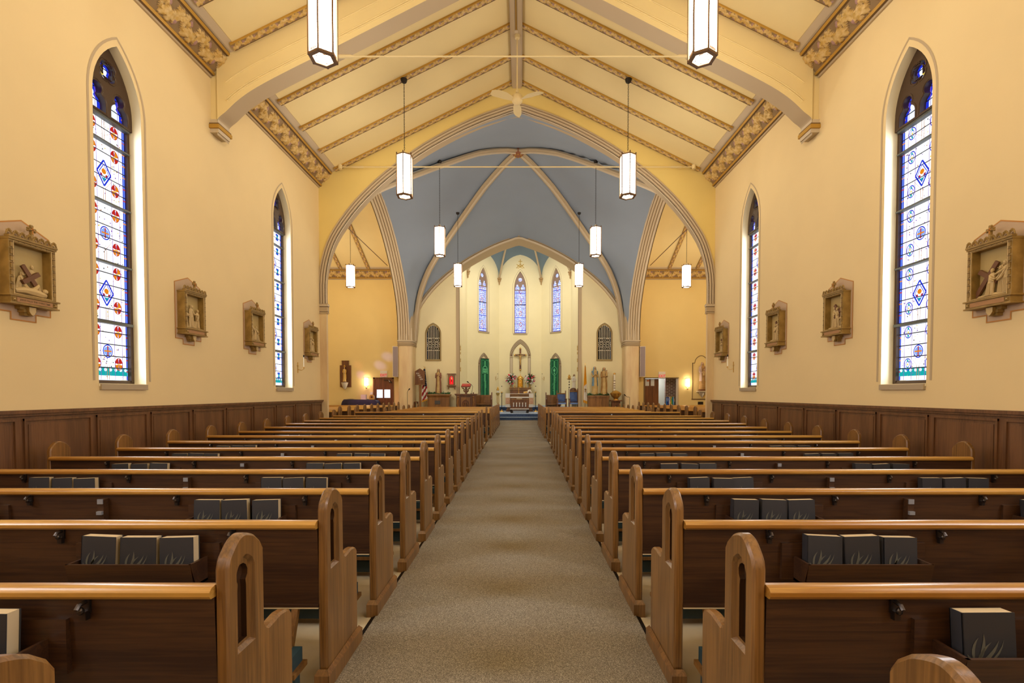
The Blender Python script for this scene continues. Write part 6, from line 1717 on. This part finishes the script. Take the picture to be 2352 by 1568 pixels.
# ================================================================= TRANSEPTS
# left: door, exit, statue, covered piano
t = thing('door_1', None, None, (-6.15, 22.0, .13)); t['kind'] = 'structure'
m = M(); m.box(-.41,.41,-.01,.06,0,2.03,FURND); m.build('leaf', t)
m = M()
for s in (-1, 1): m.box(s*.47,s*.40,-.03,.10,0,2.08,FURND)
m.box(-.47,.47,-.03,.10,2.02,2.08,FURND); m.build('frame', t)
for s in (-1, 1):
    m = M(); c = s*.17; m.box(c-.13,c+.13,-.018,-.01,1.16,1.53,emis('door_daylight', (225,235,250), 1.1))
    for q in (-.09,.09): m.box(c+q-.004,c+q+.004,-.022,-.018,1.16,1.53,LEAD)
    for z in (1.22,1.47): m.box(c-.13,c+.13,-.022,-.018,z,z+.008,LEAD)
    m.build('leaded_pane', t)
m = M(); m.box(.02,.28,-.06,-.03,1.94,1.965,CHROME); m.bar((.28,-.05,1.95),(.33,-.09,1.88),.05,.04,CHROME); m.box(.28,.38,-.10,-.01,1.84,1.89,CHROME); m.build('door_closer', t)
m = M(); m.box(-.33,-.30,-.09,-.01,.9,1.25,CHROME); m.build('pull_handle', t)
def exit_sign(label, loc, s):
    t = thing('exit_sign', label, 'sign', loc); EXB = mat('exit_housing', (236,228,216), .5); EXR = mat('exit_red', (205,8,36), .5, emit=(230,20,50), estr=.25)
    m = M(); m.box(-.155,.155,-.05,0,0,.29,EXB); m.build('housing', t)
    m = M(); add_text(m, 'EXIT', .17, lambda a,b,c: (a*.88,-.053-c,.085+b*1.05), EXR, .002); m.build('letters', t)
exit_sign('red lettered exit sign over the left transept door', (-6.13, 22.0, 2.22), -1)
exit_sign('red lettered exit sign over the right transept doorway', (6.49, 22.0, 2.18), 1)
t = thing('backboard', 'dark wooden wall board with a raised centre behind the crowned statuette', 'wall board', (-7.86, 22.0, 1.78))
m = M(); m.box(-.25,.25,-.05,0,0,.98,FURND); m.box(-.15,.15,-.075,0,.0,1.19,FURND); m.box(-.16,.16,-.09,0,1.16,1.19,FURND); m.build('panel', t)
m = M(); m.lathe([(.03,-.10),(.08,-.03),(.12,.08),(.15,.18),(.155,.20)], mat('white_bracket', (216,206,190), .6), 14, (0,-.16,0)); m.build('bracket', t)
st = statue('crowned_statuette', 'gold-caped crowned statuette on a white bracket in the left transept', (-7.86, 21.84, 2.02), .66, mat('pale_gold_robe', (214,180,110), .5), GOLD, HAIR, 'low', base=FURND, mant=(.1,.86))
m = M(); m.lathe([(.03,.655),(.045,.69),(.03,.72),(.005,.75)], GOLD, 8); m.build('crown', st)
t = thing('covered_piano', 'grand piano under a dark purple quilted cover in the left transept', 'piano', (-7.05, 21.66, .13))
PUR = mat('purple_cover', (44,34,66), .7, rgb2=(30,24,48), nscale=5)
m = M(); vs = []; out = [(-.82,-.22),(-.6,-.26),(0,-.28),(.6,-.28),(.78,-.26),(.80,.2),(.3,.3),(-.3,.28),(-.7,.14)]
for z, k in ((.75,1.02),(.90,1.0),(1.00,.96),(1.07,.88),(1.09,.6)):
    for x, y in out: vs.append((x*k, y*k, z+.02*math.sin(x*6)*(z > 1)))
n = len(out); m.add(vs, [(i*n+a,i*n+(a+1)%n,(i+1)*n+(a+1)%n,(i+1)*n+a) for i in range(4) for a in range(n)]+[tuple(range(4*n,5*n)), tuple(range(n))[::-1]], PUR, True); m.build('cover', t)
for x, y in ((-.6,-.14),(.65,-.18),(.5,.14)): m = M(); m.lathe([(.04,0),(.03,.05),(.05,.5),(.06,.76)], IRON, 8, (x,y,0)); m.build('leg', t)
m = M(); m.box(-.06,.06,-.02,0,0,.13,mat('switch_plate', (224,214,196), .5)); m.build('wall_plate', label='small cream wall plate beside the left transept sconce', cat='wall plate', loc=(-6.70, 22.0, 1.42))
m = M(); m.box(-.11,.11,-.1,.06,0,.22,mat('pale_box', (222,200,186), .6)); m.build('white_box', label='pale box standing on the covered piano', cat='box', loc=(-6.92, 21.62, 1.215))
t = thing('mantel_clock', 'small round-topped golden clock standing on the covered piano', 'clock', (-6.56, 21.62, 1.215))
m = M(); m.slab([[(-.11,0),(.11,0)]+[(.11*math.cos(a*PI/8), .10+.12*math.sin(a*PI/8)) for a in range(9)]], lambda u,v,d: (u,-.05+d,v), 0, .08, GOLD); m.build('case', t)
m = M(); m.lathe([(.05,-.002),(.05,.002)], FURND, 12, (0,0,0)); 
m.v = [Vector((v.x, -.053+v.z, .11+v.y)) for v in m.v]; m.build('dial', t)
# coloured sunlight from the transept's stained glass
for i, (x, z, c, e) in enumerate(((-5.95, 3.15, (.12,.2,1.0), 5), (-7.15, 2.3, (.35,.15,1.0), 4), (-6.3, 2.75, (.2,.22,1.0), 5), (-7.3, 2.75, (1.0,.35,.3), 1), (-6.1, 1.0, (1,.4,.8), 8))):
    d = bpy.data.lights.new('stained_glass_sunbeam', 'SPOT'); d.energy = e*(75 if i < 4 else 22); d.color = c; d.spot_size = math.radians(6 if i < 4 else 24); d.spot_blend = 1; d.shadow_soft_size = .05
    o = bpy.data.objects.new('stained_glass_sunbeam', d); COL.objects.link(o); o.location = (-9.6, 18.5, 4.2); dr = Vector((x, 22, z))-o.location; o.rotation_euler = dr.to_track_quat('-Z', 'Y').to_euler()

# right: doorway with corridor, door leaf, brick wall, coloured figures
BR = bpy.data.materials.new('brick_wall'); BR.use_nodes = True; nt = BR.node_tree; b = nt.nodes['Principled BSDF']
tc = nt.nodes.new('ShaderNodeTexCoord'); mp = nt.nodes.new('ShaderNodeMapping'); mp.inputs['Rotation'].default_value = (PI/2, 0, 0); bk = nt.nodes.new('ShaderNodeTexBrick')
nt.links.new(tc.outputs['Object'], mp.inputs[0]); nt.links.new(mp.outputs[0], bk.inputs[0]); nt.links.new(bk.outputs[0], b.inputs['Base Color'])
bk.inputs['Color1'].default_value = srgb(126,84,76); bk.inputs['Color2'].default_value = srgb(92,60,58); bk.inputs['Mortar'].default_value = srgb(190,176,166); bk.inputs['Scale'].default_value = 1.0
bk.inputs['Mortar Size'].default_value = .012; bk.inputs['Brick Width'].default_value = .21; bk.inputs['Row Height'].default_value = .072
m = M(); m.box(5.3,9,24.1,24.2,0,2.6,mat('corridor_wall', (196,196,184), .8)); m.box(5.2,5.3,22.1,24.2,0,2.6,PL); m.box(9,9.1,22.1,24.2,0,2.6,PL); m.box(5.2,9.1,22.19,24.2,2.6,2.7,PL); m.box(5.2,9.1,22.2,24.2,.1,.135,TILE)
m.box(7.2,8.9,23.2,23.3,0,2.6,BR); m.build('wall_corridor', kind='structure')
m = M(); m.box(6.95,7.9,22.95,23.1,.13,2.6,BR); m.build('wall_brick', kind='structure', label='brick wall seen through the right transept doorway')
t = thing('door_2', None, None, (5.72, 22.0, .13)); t['kind'] = 'structure'
m = M()
for s, x in ((-1, -.02), (1, 1.52)): m.box(x-.03, x+.03, -.02, .22, 0, 2.06, GROOVE if s < 0 else MAUVE)
m.box(-.05,1.55,-.02,.22,2.04,2.08,GROOVE); m.build('frame', t)
m = M(); m.box(.02,.66,.10,.15,0,2.02,FURND); m.build('leaf', t)
for i, (x0, x1) in enumerate(((.05,.22),(.30,.46))):
    m = M(); m.box(x0,x1,.09,.098,1.70,2.0,mat('posted_paper', (206,206,204), .7)); 
    if i == 0: m.box(x0+.06,x1,.085,.09,1.90,1.97,mat('orange_note', (190,110,60), .7))
    m.build('posted_notice', t)
area('corridor_lamp', (6.6, 23.4, 2.55), (0,0,0), .6, .3, 14, (.95,.98,1))  # unseen light added to brighten the corridor and its brick
t = thing('vestment_rack', 'rack of small bright blue and white hangings seen through the right doorway', 'rack', (7.10, 22.75, .13))
m = M(); m.tube([(-.2,0,1.22),(.22,0,1.22)], .012, BRASS, 6); 
for x in (-.2, .22): m.tube([(x,0,0),(x,0,1.22)], .012, IRON, 6)
m.box(-.22,.24,-.12,.12,.72,.76,FURND); m.build('frame', t)
r = random.Random(12); cs = [(40,120,210),(30,60,170),(235,235,240),(250,200,60),(40,150,120),(150,190,240),(190,60,110)]
for k in range(6):
    m = M(); x = -.16+k*.066; 
    m.tube([(x,-.02,1.20),(x+.01,-.03,1.05),(x-.005,-.03,.90),(x+.01,-.02,.80)], [.015,.035,.032,.02], mat('hanging_%d' % k, cs[k], .6), 8); m.tube([(x+.01,-.05,1.12),(x+.02,-.055,.98)], .016, mat('hanging_b%d' % k, cs[(k*3+2) % 7], .6), 6); m.build('hanging', t)
m = M(); m.box(-.2,.2,-.03,.0,0,.25,mat('pale_cabinet', (196,180,130), .6)); 
# right statue on bracket with painted outline
m = M(); cx = 8.27; 
for x0, x1, z0, z1 in ((cx-.40,cx-.375,1.24,2.87),(cx+.375,cx+.40,1.24,2.87),(cx-.42,cx+.42,1.20,1.245),(cx-.40,cx-.29,2.85,2.875),(cx+.29,cx+.40,2.85,2.875)): m.box(x0,x1,21.975,22.0,z0,z1,GROOVE)
a = pointed(.29, .34, 8); m.tube([(cx+u,21.985,2.865+v) for u,v in a], .013, GROOVE, 5); m.build('trim_20', kind='structure', label='brown arched moulding round the right transept statue')
t = thing('wall_bracket', 'pale carved bracket under the right transept statue', 'bracket', (8.27, 22.0, 1.32))
m = M(); m.lathe([(.01,-.03),(.05,.02),(.11,.10),(.16,.22),(.17,.24)], mat('bracket_grey', (176,164,146), .6), 12, (0,-.17,0)); m.box(-.21,.21,-.36,0,.24,.275,mat('bracket_top', (226,214,190), .6)); m.tube([(0,-.30,.22),(0,-.28,.10),(0,-.2,.0)], [.02,.03,.01], WHITE, 6); m.build('body', t)
statue('robed_statue', 'statue in a pale mauve veil holding a child in the right transept', (8.27, 21.83, 1.67), 1.24, TAN, VEILM, HAIR, 'low', veil=VEILM, base=FURND, child=(.02,.50,.26), mant=(.3,.86))
m = M(); m.box(-.12,.12,-.02,0,0,.13,mat('plaque_bronze', (58,50,34), .4, metal=.5)); m.box(-.10,.10,-.024,-.02,.02,.11,IRON); m.build('wall_plaque', label='small dark bronze plaque under the right transept statue', cat='plaque', loc=(8.26, 22.0, .98))
# gilt pendants painted on the sanctuary jambs
for s in (-1, 1):
    m = M()
    for z, h in ((3.05,.22),(3.38,.14),(3.62,.30),(2.62,.26)):
        m.lathe([(.002,-h/2),(.02,-h*.2),(.012,0),(.02,h*.2),(.002,h/2)], GOLD, 6, (0,0,z))
    m.tube([(0,0,2.6),(0,0,3.8)], .003, GOLD, 4)
    m.build('gilt_pendant', label='thin gilt pendant ornament hanging on the %s sanctuary jamb' % blk(s), cat='ornament', loc=(s*2.76, 22.9, 0))
